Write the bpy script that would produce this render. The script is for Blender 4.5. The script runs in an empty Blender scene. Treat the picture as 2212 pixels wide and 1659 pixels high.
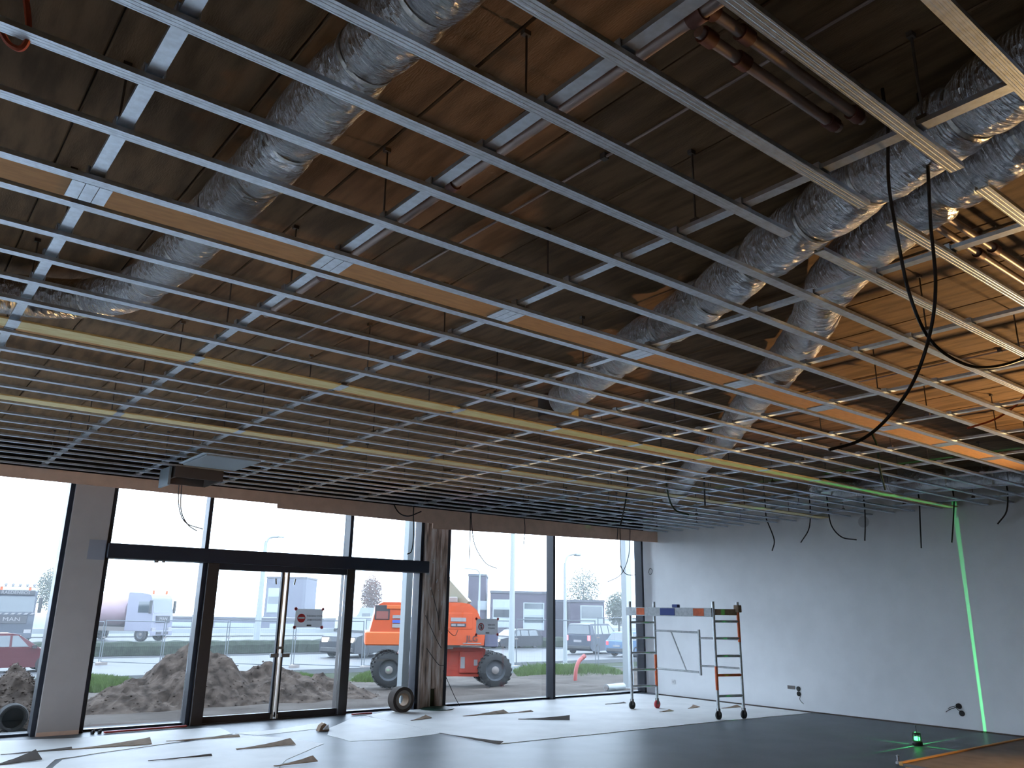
import bpy, math, random
from mathutils import Vector, Matrix, noise as mnoise

# ------------------------------------------------------------------ camera
scene = bpy.context.scene
COL = scene.collection
F, YAW, PITCH, ROLL, EYE = 1728.14, math.radians(38.2476), math.radians(15.826), math.radians(0.8759), 1.65
_f = Vector((math.sin(YAW) * math.cos(PITCH), math.cos(YAW) * math.cos(PITCH), math.sin(PITCH)))
_r0 = Vector((math.cos(YAW), -math.sin(YAW), 0)); _u0 = _r0.cross(_f)
CR = _r0 * math.cos(ROLL) + _u0 * math.sin(ROLL)
CU = _u0 * math.cos(ROLL) - _r0 * math.sin(ROLL)
cam = bpy.data.objects.new('camera', bpy.data.cameras.new('camera')); COL.objects.link(cam)
cam.data.sensor_width = 36; cam.data.lens = 36 * F / 2212
cam.data.clip_end = 600; cam.data.clip_start = 0.05
cam.matrix_world = Matrix(((CR.x, CU.x, -_f.x, 0), (CR.y, CU.y, -_f.y, 0), (CR.z, CU.z, -_f.z, EYE), (0, 0, 0, 1)))
scene.camera = cam

# ------------------------------------------------------------------ sky, exposure
SKY = 6.0
w = bpy.data.worlds.new('overcast_sky'); scene.world = w; w.use_nodes = True
w.node_tree.nodes['Background'].inputs[0].default_value = (0.66, 0.80, 1.0, 1)
w.node_tree.nodes['Background'].inputs[1].default_value = SKY
vs = scene.view_settings
vs.view_transform = 'Standard'; vs.look = 'None'; vs.exposure = 0.65; vs.gamma = 1.0; vs.use_curve_mapping = False
cy = scene.cycles
cy.max_bounces = 6; cy.diffuse_bounces = 4; cy.glossy_bounces = 3; cy.transmission_bounces = 2
cy.transparent_max_bounces = 24; cy.volume_bounces = 0; cy.use_light_tree = False; cy.sample_clamp_indirect = 6; cy.caustics_reflective = False
cy.caustics_refractive = False; cy.blur_glossy = 1.0

R = random.Random(7)
rad = math.radians


# ------------------------------------------------------------------ helpers
def ray(x, y):
    return CR * ((x - 1106) / F) - CU * ((y - 829.5) / F) + _f
def onz(x, y, z): d = ray(x, y); return d * ((z - EYE) / d.z) + Vector((0, 0, EYE))
def ony(x, y, Y): d = ray(x, y); return d * (Y / d.y) + Vector((0, 0, EYE))
def onx(x, y, X): d = ray(x, y); return d * (X / d.x) + Vector((0, 0, EYE))
ZG = [(-50, -.02), (12.9, -.02), (14, -.1), (18.5, -.35), (26, -.7), (45, -1.15), (70, -1.25), (400, -1.3)]
def zg(Y):
    for (a, za), (b, zb) in zip(ZG, ZG[1:]):
        if Y <= b: return za + (zb - za) * (Y - a) / (b - a)
    return -1.3
def gp(x, y):
    z = -.3
    for _ in range(30):
        p = onz(x, y, z); z = .5 * z + .5 * zg(p.y)
    return Vector((p.x, p.y, zg(p.y)))

def mat(name, base, rough=.6, metal=0., var=0., vscale=8., bump=0., bscale=60., coat=0., base2=None, stretch=None, emit=None, estr=0., spec=.5):
    m = bpy.data.materials.new(name); m.use_nodes = True
    nt = m.node_tree; b = nt.nodes['Principled BSDF']
    b.inputs['Base Color'].default_value = (*base, 1); b.inputs['Roughness'].default_value = rough
    b.inputs['Metallic'].default_value = metal; b.inputs['Specular IOR Level'].default_value = spec
    if coat: b.inputs['Coat Weight'].default_value = coat
    tc = None
    if var or bump:
        tc = nt.nodes.new('ShaderNodeTexCoord'); mp = nt.nodes.new('ShaderNodeMapping')
        nt.links.new(tc.outputs['Object'], mp.inputs[0])
        if stretch: mp.inputs['Scale'].default_value = stretch
    if var:
        n = nt.nodes.new('ShaderNodeTexNoise'); n.inputs['Scale'].default_value = vscale; n.inputs['Detail'].default_value = 6
        nt.links.new(mp.outputs[0], n.inputs['Vector'])
        mx = nt.nodes.new('ShaderNodeMix'); mx.data_type = 'RGBA'
        o = base2 or tuple(c * (1 - var) for c in base)
        mx.inputs['A'].default_value = (*base, 1); mx.inputs['B'].default_value = (*o, 1)
        rp = nt.nodes.new('ShaderNodeValToRGB'); rp.color_ramp.elements[0].position = .38; rp.color_ramp.elements[1].position = .64
        nt.links.new(n.outputs['Fac'], rp.inputs[0]); nt.links.new(rp.outputs[0], mx.inputs['Factor'])
        nt.links.new(mx.outputs['Result'], b.inputs['Base Color'])
    if bump:
        n2 = nt.nodes.new('ShaderNodeTexNoise'); n2.inputs['Scale'].default_value = bscale; n2.inputs['Detail'].default_value = 4
        nt.links.new(mp.outputs[0], n2.inputs['Vector'])
        bp = nt.nodes.new('ShaderNodeBump'); bp.inputs['Strength'].default_value = bump; bp.inputs['Distance'].default_value = .02
        nt.links.new(n2.outputs['Fac'], bp.inputs['Height']); nt.links.new(bp.outputs[0], b.inputs['Normal'])
    if emit:
        b.inputs['Emission Color'].default_value = (*emit, 1); b.inputs['Emission Strength'].default_value = estr
    return m

class MB:
    def __init__(s): s.v = []; s.f = []; s.uv = None
    def add(s, vs, fs):
        k = len(s.v); s.v += [tuple(p) for p in vs]; s.f += [tuple(i + k for i in q) for q in fs]; return s
    def box(s, x0, x1, y0, y1, z0, z1):
        return s.add([(x0, y0, z0), (x1, y0, z0), (x1, y1, z0), (x0, y1, z0), (x0, y0, z1), (x1, y0, z1), (x1, y1, z1), (x0, y1, z1)],
                     [(3, 2, 1, 0), (4, 5, 6, 7), (0, 1, 5, 4), (1, 2, 6, 5), (2, 3, 7, 6), (3, 0, 4, 7)])
    def bevbox(s, x0, x1, y0, y1, z0, z1, b):
        # chamfered box: 24 vertices
        vs = []; idx = {}
        for ix, x in enumerate((x0, x1)):
            for iy, y in enumerate((y0, y1)):
                for iz, z in enumerate((z0, z1)):
                    sx, sy, sz = (1, -1)[ix], (1, -1)[iy], (1, -1)[iz]
                    idx[ix, iy, iz, 0] = len(vs); vs.append((x, y + sy * b, z + sz * b))
                    idx[ix, iy, iz, 1] = len(vs); vs.append((x + sx * b, y, z + sz * b))
                    idx[ix, iy, iz, 2] = len(vs); vs.append((x + sx * b, y + sy * b, z))
        fs = []
        for i in (0, 1):
            q = [(0, 0), (1, 0), (1, 1), (0, 1)]
            fs.append([idx[i, a, c, 0] for a, c in (q if i else q[::-1])])
            fs.append([idx[a, i, c, 1] for a, c in (q[::-1] if i else q)])
            fs.append([idx[a, c, i, 2] for a, c in (q if i else q[::-1])])
        for a in (0, 1):
            for c in (0, 1):
                fs.append((idx[a, c, 0, 0], idx[a, c, 0, 1], idx[a, c, 1, 1], idx[a, c, 1, 0]))
                fs.append((idx[a, 0, c, 0], idx[a, 0, c, 2], idx[a, 1, c, 2], idx[a, 1, c, 0]))
                fs.append((idx[0, a, c, 1], idx[0, a, c, 2], idx[1, a, c, 2], idx[1, a, c, 1]))
                for e in (0, 1): fs.append((idx[a, c, e, 0], idx[a, c, e, 1], idx[a, c, e, 2]))
        return s.add(vs, fs)
    def prism(s, pts, axis, a, b):
        # pts: 2-D outline; axis 'x': (y,z), 'y': (x,z), 'z': (x,y)
        n = len(pts)
        def P(p, t): return (t, p[0], p[1]) if axis == 'x' else (p[0], t, p[1]) if axis == 'y' else (p[0], p[1], t)
        vs = [P(p, a) for p in pts] + [P(p, b) for p in pts]
        fs = [(i, (i + 1) % n, n + (i + 1) % n, n + i) for i in range(n)] + [tuple(range(n))[::-1], tuple(range(n, 2 * n))]
        return s.add(vs, fs)
    def tube(s, path, r, n=8, cap=True):
        path = [Vector(p) for p in path]; m = len(path)
        t0 = (path[1] - path[0]).normalized()
        u = t0.orthogonal().normalized(); vs = []
        for i, p in enumerate(path):
            t = (path[min(i + 1, m - 1)] - path[max(i - 1, 0)]).normalized()
            u = (u - t * u.dot(t)).normalized(); v = t.cross(u)
            rr = r(i / (m - 1)) if callable(r) else r
            for k in range(n):
                a = 2 * math.pi * k / n; vs.append(p + (u * math.cos(a) + v * math.sin(a)) * rr)
        fs = [(i * n + k, i * n + (k + 1) % n, (i + 1) * n + (k + 1) % n, (i + 1) * n + k) for i in range(m - 1) for k in range(n)]
        if cap: fs += [tuple(range(n))[::-1], tuple((m - 1) * n + k for k in range(n))]
        return s.add(vs, fs)
    def bar(s, p, q, w, h):
        p = Vector(p); q = Vector(q); t = (q - p).normalized()
        up = Vector((0, 0, 1)) if abs(t.z) < .95 else Vector((1, 0, 0))
        u = t.cross(up).normalized(); v = u.cross(t)
        vs = [c + u * a * w / 2 + v * b * h / 2 for c in (p, q) for a, b in ((-1, -1), (1, -1), (1, 1), (-1, 1))]
        return s.add(vs, [(3, 2, 1, 0), (4, 5, 6, 7), (0, 1, 5, 4), (1, 2, 6, 5), (2, 3, 7, 6), (3, 0, 4, 7)])
    def lathe(s, prof, c, axis='z', n=24, a0=0, cap=True):
        # prof: (radius, height) list
        c = Vector(c); vs = []; m = len(prof)
        for r, h in prof:
            for k in range(n):
                a = 2 * math.pi * k / n + a0; x, y = r * math.cos(a), r * math.sin(a)
                vs.append(c + (Vector((x, y, h)) if axis == 'z' else Vector((x, h, y)) if axis == 'y' else Vector((h, x, y))))
        fs = [(i * n + k, i * n + (k + 1) % n, (i + 1) * n + (k + 1) % n, (i + 1) * n + k) for i in range(m - 1) for k in range(n)]
        if prof[0] == prof[-1] or not cap: return s.add(vs, fs)
        if prof[0][0] > 1e-6: fs.append(tuple(range(n))[::-1])
        if prof[-1][0] > 1e-6: fs.append(tuple((m - 1) * n + k for k in range(n)))
        return s.add(vs, fs)
    def build(s, name, m, parent=None, smooth=False, loc=None):
        me = bpy.data.meshes.new(name); me.from_pydata(s.v, [], s.f); me.update()
        if s.uv: 
            lay = me.uv_layers.new(name='uv')
            for l in me.loops: lay.data[l.index].uv = s.uv[l.vertex_index]
        if smooth:
            me.polygons.foreach_set('use_smooth', [True] * len(me.polygons))
            if smooth != 'all':
                try: me.set_sharp_from_angle(angle=rad(40))
                except Exception: pass
        me.materials.append(m)
        o = bpy.data.objects.new(name, me); COL.objects.link(o)
        if parent: o.parent = parent
        if loc is not None: o.location = loc
        return o

def tag(o, label=None, cat=None, group=None, kind=None):
    if label: o['label'] = label
    if cat: o['category'] = cat
    if group: o['group'] = group
    if kind: o['kind'] = kind
    return o
def thing(name, label, cat, loc=(0, 0, 0), rz=0., group=None, kind=None):
    o = bpy.data.objects.new(name, None); COL.objects.link(o); o.location = loc; o.rotation_euler = (0, 0, rz); o.empty_display_size = .1
    return tag(o, label, cat, group, kind)
def inst(mesh_obj, name, parent, loc, rz=0.):
    o = bpy.data.objects.new(name, mesh_obj.data); COL.objects.link(o); o.parent = parent; o.location = loc; o.rotation_euler = (0, 0, rz)
    return o
def spline(pts, n=10):
    pts = [Vector(p) for p in pts]; out = []
    P = [pts[0] * 2 - pts[1]] + pts + [pts[-1] * 2 - pts[-2]]
    for i in range(1, len(P) - 2):
        a, b, c, d = P[i - 1], P[i], P[i + 1], P[i + 2]
        for k in range(n):
            t = k / n
            out.append(.5 * ((2 * b) + (c - a) * t + (2 * a - 5 * b + 4 * c - d) * t * t + (3 * b - a - 3 * c + d) * t ** 3))
    out.append(pts[-1]); return out
def text_mesh(txt, size, m, parent, loc, rot, name='lettering', depth=.004, align='CENTER', xs=1.):
    cu = bpy.data.curves.new(name, 'FONT'); cu.body = txt; cu.size = size; cu.extrude = depth / 2; cu.align_x = align; cu.align_y = 'CENTER'
    cu.resolution_u = 2
    t = bpy.data.objects.new('tmp', cu); COL.objects.link(t)
    me = bpy.data.meshes.new_from_object(t.evaluated_get(bpy.context.evaluated_depsgraph_get()))
    bpy.data.objects.remove(t); bpy.data.curves.remove(cu)
    me.materials.clear(); me.materials.append(m); me.name = name
    o = bpy.data.objects.new(name, me); COL.objects.link(o); o.parent = parent; o.location = loc; o.rotation_euler = rot; o.scale = (xs, 1, 1)
    return o
ORD = ['first', 'second', 'third', 'fourth', 'fifth', 'sixth', 'seventh', 'eighth', 'ninth', 'tenth', 'eleventh', 'twelfth', 'thirteenth', 'fourteenth', 'fifteenth',
       'sixteenth', 'seventeenth', 'eighteenth', 'nineteenth', 'twentieth', 'twenty-first', 'twenty-second', 'twenty-third', 'twenty-fourth', 'twenty-fifth',
       'twenty-sixth', 'twenty-seventh', 'twenty-eighth', 'twenty-ninth', 'thirtieth', 'thirty-first', 'thirty-second', 'thirty-third', 'thirty-fourth', 'thirty-fifth']

# ------------------------------------------------------------------ materials
M = {}
M['floor'] = mat('polished_grey_floor', (.13, .145, .165), .42, 0, .2, 1.3, .02, 40, spec=.12)
M['wall'] = mat('white_paint', (.80, .81, .82), .75, 0, .05, 2.5, .02, 90)
M['wall_grey'] = mat('grey_plasterboard', (.43, .39, .37), .85, 0, .06, 3)
M['slab'] = mat('timber_board_soffit', (.27, .165, .085), .85, 0, .45, 2.2, .15, 30, stretch=(6, 1, 1))
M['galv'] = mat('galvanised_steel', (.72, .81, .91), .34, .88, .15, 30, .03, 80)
M['galv_d'] = mat('dull_steel', (.16, .14, .13), .6, .4)
M['fascia'] = mat('brown_fibre_board', (.70, .47, .35), .8, 0, .12, 6)
M['board_brown'] = mat('tan_fibre_board', (.60, .34, .15), .75, 0, .15, 9, stretch=(1, 5, 5))
M['board_yellow'] = mat('yellow_lath', (.82, .72, .42), .7, 0, .2, 6, stretch=(1, 6, 6), base2=(.72, .58, .28))
M['frame'] = mat('anthracite_aluminium', (.030, .034, .046), .36, 0, 0, spec=.25)
M['frame_door'] = mat('dark_bronze_frame', (.035, .027, .024), .4)
M['steel_edge'] = mat('brushed_steel_edge', (.55, .50, .44), .35, .8)
M['glass_lock'] = mat('lock_metal', (.22, .25, .27), .3, .9)
M['black'] = mat('black_rubber', (.015, .015, .016), .6)
M['cable'] = mat('black_cable_sheath', (.012, .012, .013), .5)
M['cable_green'] = mat('dark_green_cable', (.02, .06, .03), .5)
M['cable_red'] = mat('orange_cable_sheath', (.55, .10, .04), .5)
M['redpipe'] = mat('red_primer_pipe', (.22, .09, .07), .5, .2, .3, 12)
M['pipe'] = mat('bare_steel_pipe', (.42, .34, .31), .4, .6)
M['alu'] = mat('scaffold_aluminium', (.50, .52, .53), .38, .7, .2, 20)
M['orange'] = mat('orange_paint', (.75, .13, .03), .5, 0, .25, 15)
M['redcast'] = mat('red_plastic', (.55, .05, .06), .5)
M['blue'] = mat('dark_blue_label', (.03, .06, .25), .5)
M['sheet'] = mat('pale_floor_protection', (.78, .78, .77), .6, 0, .10, 2.0, .05, 14)
M['card'] = mat('torn_cardboard', (.34, .23, .15), .85, 0, .25, 14)
M['carddark'] = mat('dark_card_edge', (.09, .07, .06), .9)
M['paper'] = mat('white_paper', (.55, .55, .56), .8)
M['signred'] = mat('sign_red', (.50, .03, .03), .6)
M['signink'] = mat('sign_black_ink', (.02, .02, .025), .6)
M['plaster_dark'] = mat('dark_wall_box', (.02, .02, .02), .7)
M['socket'] = mat('white_socket_plastic', (.7, .7, .7), .5)

def glass_material():
    m = bpy.data.materials.new('window_glass'); m.use_nodes = True; nt = m.node_tree; nt.nodes.clear()
    o = nt.nodes.new('ShaderNodeOutputMaterial'); t = nt.nodes.new('ShaderNodeBsdfTransparent'); g = nt.nodes.new('ShaderNodeBsdfGlossy')
    t.inputs[0].default_value = (.97, .985, .985, 1); g.inputs['Roughness'].default_value = .02
    fr = nt.nodes.new('ShaderNodeFresnel'); fr.inputs[0].default_value = 1.3
    mx = nt.nodes.new('ShaderNodeMixShader')
    nt.links.new(fr.outputs[0], mx.inputs[0]); nt.links.new(t.outputs[0], mx.inputs[1]); nt.links.new(g.outputs[0], mx.inputs[2]); nt.links.new(mx.outputs[0], o.inputs[0])
    return m
M['glass'] = glass_material()
def paper_material():
    m = bpy.data.materials.new('thin_white_paper'); m.use_nodes = True; nt = m.node_tree; nt.nodes.clear()
    o = nt.nodes.new('ShaderNodeOutputMaterial'); a = nt.nodes.new('ShaderNodeBsdfDiffuse'); b = nt.nodes.new('ShaderNodeBsdfTranslucent'); mx = nt.nodes.new('ShaderNodeMixShader')
    a.inputs[0].default_value = (.75, .75, .76, 1); b.inputs[0].default_value = (.16, .16, .165, 1); mx.inputs[0].default_value = .5
    nt.links.new(a.outputs[0], mx.inputs[1]); nt.links.new(b.outputs[0], mx.inputs[2]); nt.links.new(mx.outputs[0], o.inputs[0]); return m
M['thin_paper'] = paper_material()

def foil_material():
    m = bpy.data.materials.new('crinkled_foil'); m.use_nodes = True; nt = m.node_tree; b = nt.nodes['Principled BSDF']
    b.inputs['Base Color'].default_value = (.90, .91, .94, 1); b.inputs['Metallic'].default_value = 1; b.inputs['Roughness'].default_value = .21
    uv = nt.nodes.new('ShaderNodeUVMap'); uv.uv_map = 'uv'
    mp = nt.nodes.new('ShaderNodeMapping'); mp.inputs['Scale'].default_value = (36, .55, 1); nt.links.new(uv.outputs[0], mp.inputs[0])
    n = nt.nodes.new('ShaderNodeTexNoise'); n.inputs['Scale'].default_value = 2.2; n.inputs['Detail'].default_value = 5; n.inputs['Distortion'].default_value = .5
    nt.links.new(mp.outputs[0], n.inputs['Vector'])
    tc = nt.nodes.new('ShaderNodeTexCoord'); n2 = nt.nodes.new('ShaderNodeTexVoronoi'); n2.inputs['Scale'].default_value = 26
    nt.links.new(tc.outputs['Object'], n2.inputs['Vector'])
    ad = nt.nodes.new('ShaderNodeMath'); ad.operation = 'MULTIPLY_ADD'; ad.inputs[1].default_value = .2
    nt.links.new(n2.outputs['Distance'], ad.inputs[0]); nt.links.new(n.outputs['Fac'], ad.inputs[2])
    bp = nt.nodes.new('ShaderNodeBump'); bp.inputs['Strength'].default_value = 1.0; bp.inputs['Distance'].default_value = .07
    nt.links.new(ad.outputs[0], bp.inputs['Height']); nt.links.new(bp.outputs[0], b.inputs['Normal'])
    return m
M['foil'] = foil_material()
M['foiltape'] = mat('foil_tape_band', (.60, .58, .55), .35, .9, .3, 40, .3, 60)

# ------------------------------------------------------------------ room shell
WX, FY, HC, SLAB = 13.6, 12.55, 3.34, 3.78
LX, BY = -5.6, -5.0
fl = MB().box(LX, 13.8, BY, 12.85, -.2, 0).build('floor', M['floor']); tag(fl, kind='structure')
tag(MB().box(13.6, 13.95, BY, 12.1, 0, SLAB).box(13.8, 13.95, 12.1, 12.85, 0, SLAB).build('wall_right', M['wall']), kind='structure')
tag(MB().box(LX - .3, LX, BY, 12.85, 3.38, SLAB).box(LX - .3, LX, BY, 5.0, 0, 3.38).build('wall_left', M['wall']), kind='structure')
tag(MB().box(LX, 13.8, BY - .3, BY, 0, SLAB).build('wall_back', mat('raw_block_wall', (.16, .15, .14), .9, 0, .2, 3)), kind='structure')
ce = MB().box(LX - .3, 14.0, BY - .3, 13.0, SLAB + .02, SLAB + .3).build('ceiling', mat('soffit_joint_shadow', (.07, .055, .04), .9)); tag(ce, kind='structure')
pk = MB().bevbox(0, .592, 0, 17.4, 0, .025, .006).build('soffit_plank', M['slab'], ce); pk.location = (LX, BY + .1, SLAB)
for k in range(1, 32):
    inst(pk, 'soffit_plank', ce, (LX + .6 * k, BY + .1, SLAB))
# dark edge joint along the right wall foot
tag(MB().box(13.585, 13.6, BY, 12.1, 0, .02).build('baseboard_right', M['carddark']), kind='structure')
# facade head above the fascia and the outside canopy edge
tag(MB().box(LX, 13.8, 12.6, 12.9, 3.36, SLAB + .02).build('wall_front', M['frame']), kind='structure')

# fascia boards dropping below the ceiling at the glass front
t = thing('trim_1', None, None, kind='structure')
for a, b, za, zb in ((LX, 4.88, 3.24, 3.19), (4.88, 7.74, 3.125, 3.11), (7.74, 13.6, 3.02, 3.145)):
    MB().prism([(a, za), (b, zb), (b, HC + .02), (a, HC + .02)], 'y', 12.0, 12.03).build('fascia_board', M['fascia'], t)
MB().box(LX, 13.6, 12.03, 12.62, HC + .0, HC + .02).build('soffit_board', M['fascia'], t)

# ------------------------------------------------------------------ glazed front
GY = 12.72
def window(n, x0, x1, z0, z1, posts=(), rail=True):
    t = thing('window_%d' % n, None, None, kind='structure')
    MB().box(x0, x1, GY, GY + .012, z0, z1).build('pane', M['glass'], t)
    if rail and z0 < .1: MB().box(x0, x1, 12.66, 12.76, 0, z0).build('sill_rail', M['frame'], t)
    for b in posts: MB().bevbox(b - .06, b, FY, 12.77, 0, 3.4, .004).build('mullion', M['frame'], t)
    return t
window(1, LX, -1.91, .03, 3.38, (-1.85,))
window(2, -1.85, 2.09, .03, 3.38, (2.148,))
window(3, 2.71, 4.02, .03, 2.30, (2.71,))
window(4, 2.71, 4.02, 2.46, 3.38, (4.083,))
window(5, 4.083, 6.43, 2.46, 3.38, (6.49,))
window(6, 6.49, 7.83, 2.46, 3.38)
window(7, 6.55, 7.83, .03, 2.30, (7.915,))
window(8, 8.51, 11.04, .03, 3.38, (8.51, 11.096))
window(9, 11.096, 13.66, .03, 3.38, (13.72,))
t = thing('trim_2', None, None, kind='structure')
MB().bevbox(2.66, 7.985, 12.44, 12.78, 2.28, 2.485, .008).build('door_header', M['frame'], t)
MB().box(7.94, 7.99, 12.45, 12.53, 2.25, 2.29).build('header_bracket', M['alu'], t)
MB().tube([(3.33, 12.47, 2.28), (3.33, 12.47, 2.245)], .03, 10).build('header_sensor', M['galv_d'], t)
MB().tube([(3.43, 12.47, 2.28), (3.43, 12.47, 2.25)], .022, 10).build('header_sensor', M['galv_d'], t)

for n_, (a_, b_) in enumerate(((5.0, 8.75), (8.75, 12.5))):  # unseen side glazing, added to bring blue daylight onto the left ceiling
    t = thing('window_%d' % (10 + n_), None, None, kind='structure')
    MB().box(LX - .18, LX - .168, a_, b_ - .06, .03, 3.38).build('pane', M['glass'], t)
    MB().bevbox(LX - .22, LX, b_ - .06, b_, 0, 3.38, .004).build('mullion', M['frame'], t)
    MB().box(LX - .22, LX - .12, a_, b_ - .06, 0, .03).build('sill_rail', M['frame'], t)
# double door
d = thing('door_1', None, None, kind='structure')
MB().bevbox(4.085, 4.26, 12.5, 12.72, 0, 2.28, .006).build('door_jamb', M['frame_door'], d)
MB().bevbox(6.40, 6.555, 12.5, 12.72, 0, 2.28, .006).build('door_jamb', M['frame_door'], d)
MB().box(4.26, 6.40, 12.52, 12.70, 2.19, 2.28).build('door_head', M['frame'], d)
MB().box(4.26, 6.40, 12.50, 12.72, 0, .015).build('threshold', M['frame_door'], d)
for s, (a, b) in enumerate(((4.265, 5.335), (5.375, 6.395))):
    lf = MB().box(a, b, 12.56, 12.62, .015, .10).build('bottom_rail', M['frame_door'], d)
    MB().box(a, b, 12.58, 12.592, .10, 2.19).build('door_pane', M['glass'], d)
    e = b if s == 0 else a
    sg = -1 if s == 0 else 1
    x0, x1 = sorted((e, e + sg * .018)); MB().box(x0, x1, 12.55, 12.63, .03, 2.25).build('steel_edge', M['steel_edge'], d)
    x0, x1 = sorted((e + sg * .018, e + sg * .045)); MB().box(x0, x1, 12.56, 12.62, .10, 2.19).build('door_stile', M['frame'], d)
    x0, x1 = sorted((e + sg * .0, e + sg * .14))
    MB().bevbox(x0, x1, 12.515, 12.55, .90, .96, .006).build('lock_case', M['glass_lock'], d)
    MB().bar((e + sg * .13, 12.565, 2.0), (e + sg * .145, 12.565, 2.09), .012, .02).build('pull_hook', M['glass_lock'], d)
    MB().box(*sorted((e, e + sg * .035)), 12.53, 12.56, 2.235, 2.275).build('pivot', M['steel_edge'], d)
    MB().box(*sorted((e, e + sg * .035)), 12.53, 12.56, .0, .075).build('pivot', M['steel_edge'], d)
MB().box(5.30, 5.41, 12.535, 12.55, 1.02, 1.06).build('lock_case', M['glass_lock'], d)

# grey boxed column at the left, stained concrete/brick column in the middle
t = thing('boxed_column', 'grey plasterboard-clad column between two black window frames at left', 'column')
MB().bevbox(2.15, 2.648, 12.50, 12.8, 0, 3.36, .004).build('cladding', M['wall_grey'], t)
MB().box(2.15, 2.648, 12.495, 12.50, 0, .05).build('foot_strip', M['fascia'], t)
MB().box(2.42, 2.64, 12.494, 12.5, 2.25, 2.52).build('grey_patch', mat('grey_tape', (.28, .29, .33), .7), t)

def column_material():
    m = mat('stained_column', (.30, .25, .215), .9, 0, .0, 4, .6, 22, stretch=(4, 4, 1)); nt = m.node_tree; b = nt.nodes['Principled BSDF']
    tc = nt.nodes.new('ShaderNodeTexCoord'); mp = nt.nodes.new('ShaderNodeMapping'); mp.inputs['Scale'].default_value = (9, 9, 1.1); nt.links.new(tc.outputs['Object'], mp.inputs[0])
    n = nt.nodes.new('ShaderNodeTexNoise'); n.inputs['Scale'].default_value = 1.6; n.inputs['Detail'].default_value = 8; nt.links.new(mp.outputs[0], n.inputs['Vector'])
    rp = nt.nodes.new('ShaderNodeValToRGB'); els = rp.color_ramp.elements
    els[0].position = .30; els[0].color = (.07, .055, .05, 1); els[1].position = .72; els[1].color = (.72, .66, .62, 1)
    e = els.new(.48); e.color = (.42, .30, .235, 1)
    nt.links.new(n.outputs['Fac'], rp.inputs[0]); nt.links.new(rp.outputs[0], b.inputs['Base Color'])
    return m
t = thing('bare_column', 'stained bare brown column with loose wires beside the orange lift', 'column')
cm = column_material()
MB().bevbox(7.93, 8.13, 12.46, 12.8, 0, 3.36, .01).build('cladding_board', cm, t)
MB().bevbox(8.14, 8.30, 12.47, 12.8, .32, 3.36, .012).build('cladding_board', cm, t)
MB().bevbox(8.24, 8.385, 12.455, 12.8, 0, 3.36, .01).build('cladding_board', cm, t)
MB().box(8.13, 8.24, 12.52, 12.8, 0, .32).build('core', mat('mossy_core', (.06, .07, .04), .9), t)
MB().bevbox(8.386, 8.45, 12.49, 12.74, 0, 3.36, .004).build('dark_flank', M['frame'], t)
MB().lathe([(.30, 0), (.31, .012), (.22, .03), (.0, .034)], (8.22, 12.40, 0.006), 'z', 20).build('green_base_mat', mat('dark_green_film', (.01, .06, .04), .5), t)
for k, (p, q) in enumerate((((7.95, 12.45, 1.55), (8.3, 12.44, 1.0)), ((8.0, 12.45, 1.0), (8.38, 12.44, .7)), ((8.05, 12.44, 2.0), (8.25, 12.44, 1.3)), ((8.36, 12.44, 1.35), (8.62, 12.40, 1.3)), ((8.36, 12.44, .62), (8.68, 12.36, .03)))):
    p = Vector(p); q = Vector(q); mid = (p + q) / 2 + Vector((.05, -.02, -.12))
    MB().tube(spline([p, mid, q], 6), .006, 5).build('loose_wire', M['cable'], t)
rr = random.Random(3)
for k in range(14):
    x, z = 7.98 + rr.random() * .36, 1.1 + rr.random() * 1.4
    MB().box(x, x + .012, 12.447, 12.456, z, z + .02 + rr.random() * .03).build('paint_chip', M['paper'], t)

# ------------------------------------------------------------------ suspended ceiling grid
PW, PH = .054, .02
def furring_outline(yc):
    g = .0007; a = PW / 2; y = yc; z = HC
    bot = [(y - a, z), (y - .021, z), (y - .019, z + g), (y - .013, z + g), (y - .011, z), (y - .004, z), (y - .002, z + g), (y + .002, z + g), (y + .004, z), (y + .011, z), (y + .013, z + g), (y + .019, z + g), (y + .021, z), (y + a, z)]
    top = [(y + a, z + PH), (y + a - .008, z + PH), (y + a - .008, z + PH - .003), (y + a - .004, z + PH - .003), (y + a - .004, z + .006), (y - a + .004, z + .006), (y - a + .004, z + PH - .003), (y - a + .008, z + PH - .003), (y - a + .008, z + PH), (y - a, z + PH)]
    return bot + top
FUR = [11.70, 11.28, 10.86, 10.46, 10.12, 9.745, 9.37, 8.975, 8.566, 8.094, 7.48, 7.083, 6.697, 6.349, 5.903, 5.21, 4.839, 4.457, 4.095, 3.701, 3.429, 2.978, 2.589, 2.227, 1.866, 1.496, 1.114, .747, .38, 0.0]
gaps = {1.866: (3.09, 3.35), 1.496: (3.09, 3.32), 1.114: (3.09, 3.31), .747: (3.1, 3.3), .38: (3.1, 3.3), 0.0: (3.1, 3.3)}
for i, y in enumerate(FUR):
    segs = [(LX + .1, 13.57)] if y not in gaps else [(LX + .1, gaps[y][0]), (gaps[y][1], 13.57)]
    for k, (a, b) in enumerate(segs):
        side = '' if len(segs) == 1 else (', piece left of the duct gap', ', piece right of the duct gap')[k]
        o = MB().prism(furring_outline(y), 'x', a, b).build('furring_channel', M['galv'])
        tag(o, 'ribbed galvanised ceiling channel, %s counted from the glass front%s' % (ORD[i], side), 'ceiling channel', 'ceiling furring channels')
CARX = [-2.93, -1.795, -.66, .473, 1.61, 2.742, 3.885, 5.01, 6.15, 7.28, 8.42, 9.55, 10.69, 11.82, 12.96]
ZC = HC + PH + .010
zd = 3.585
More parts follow.
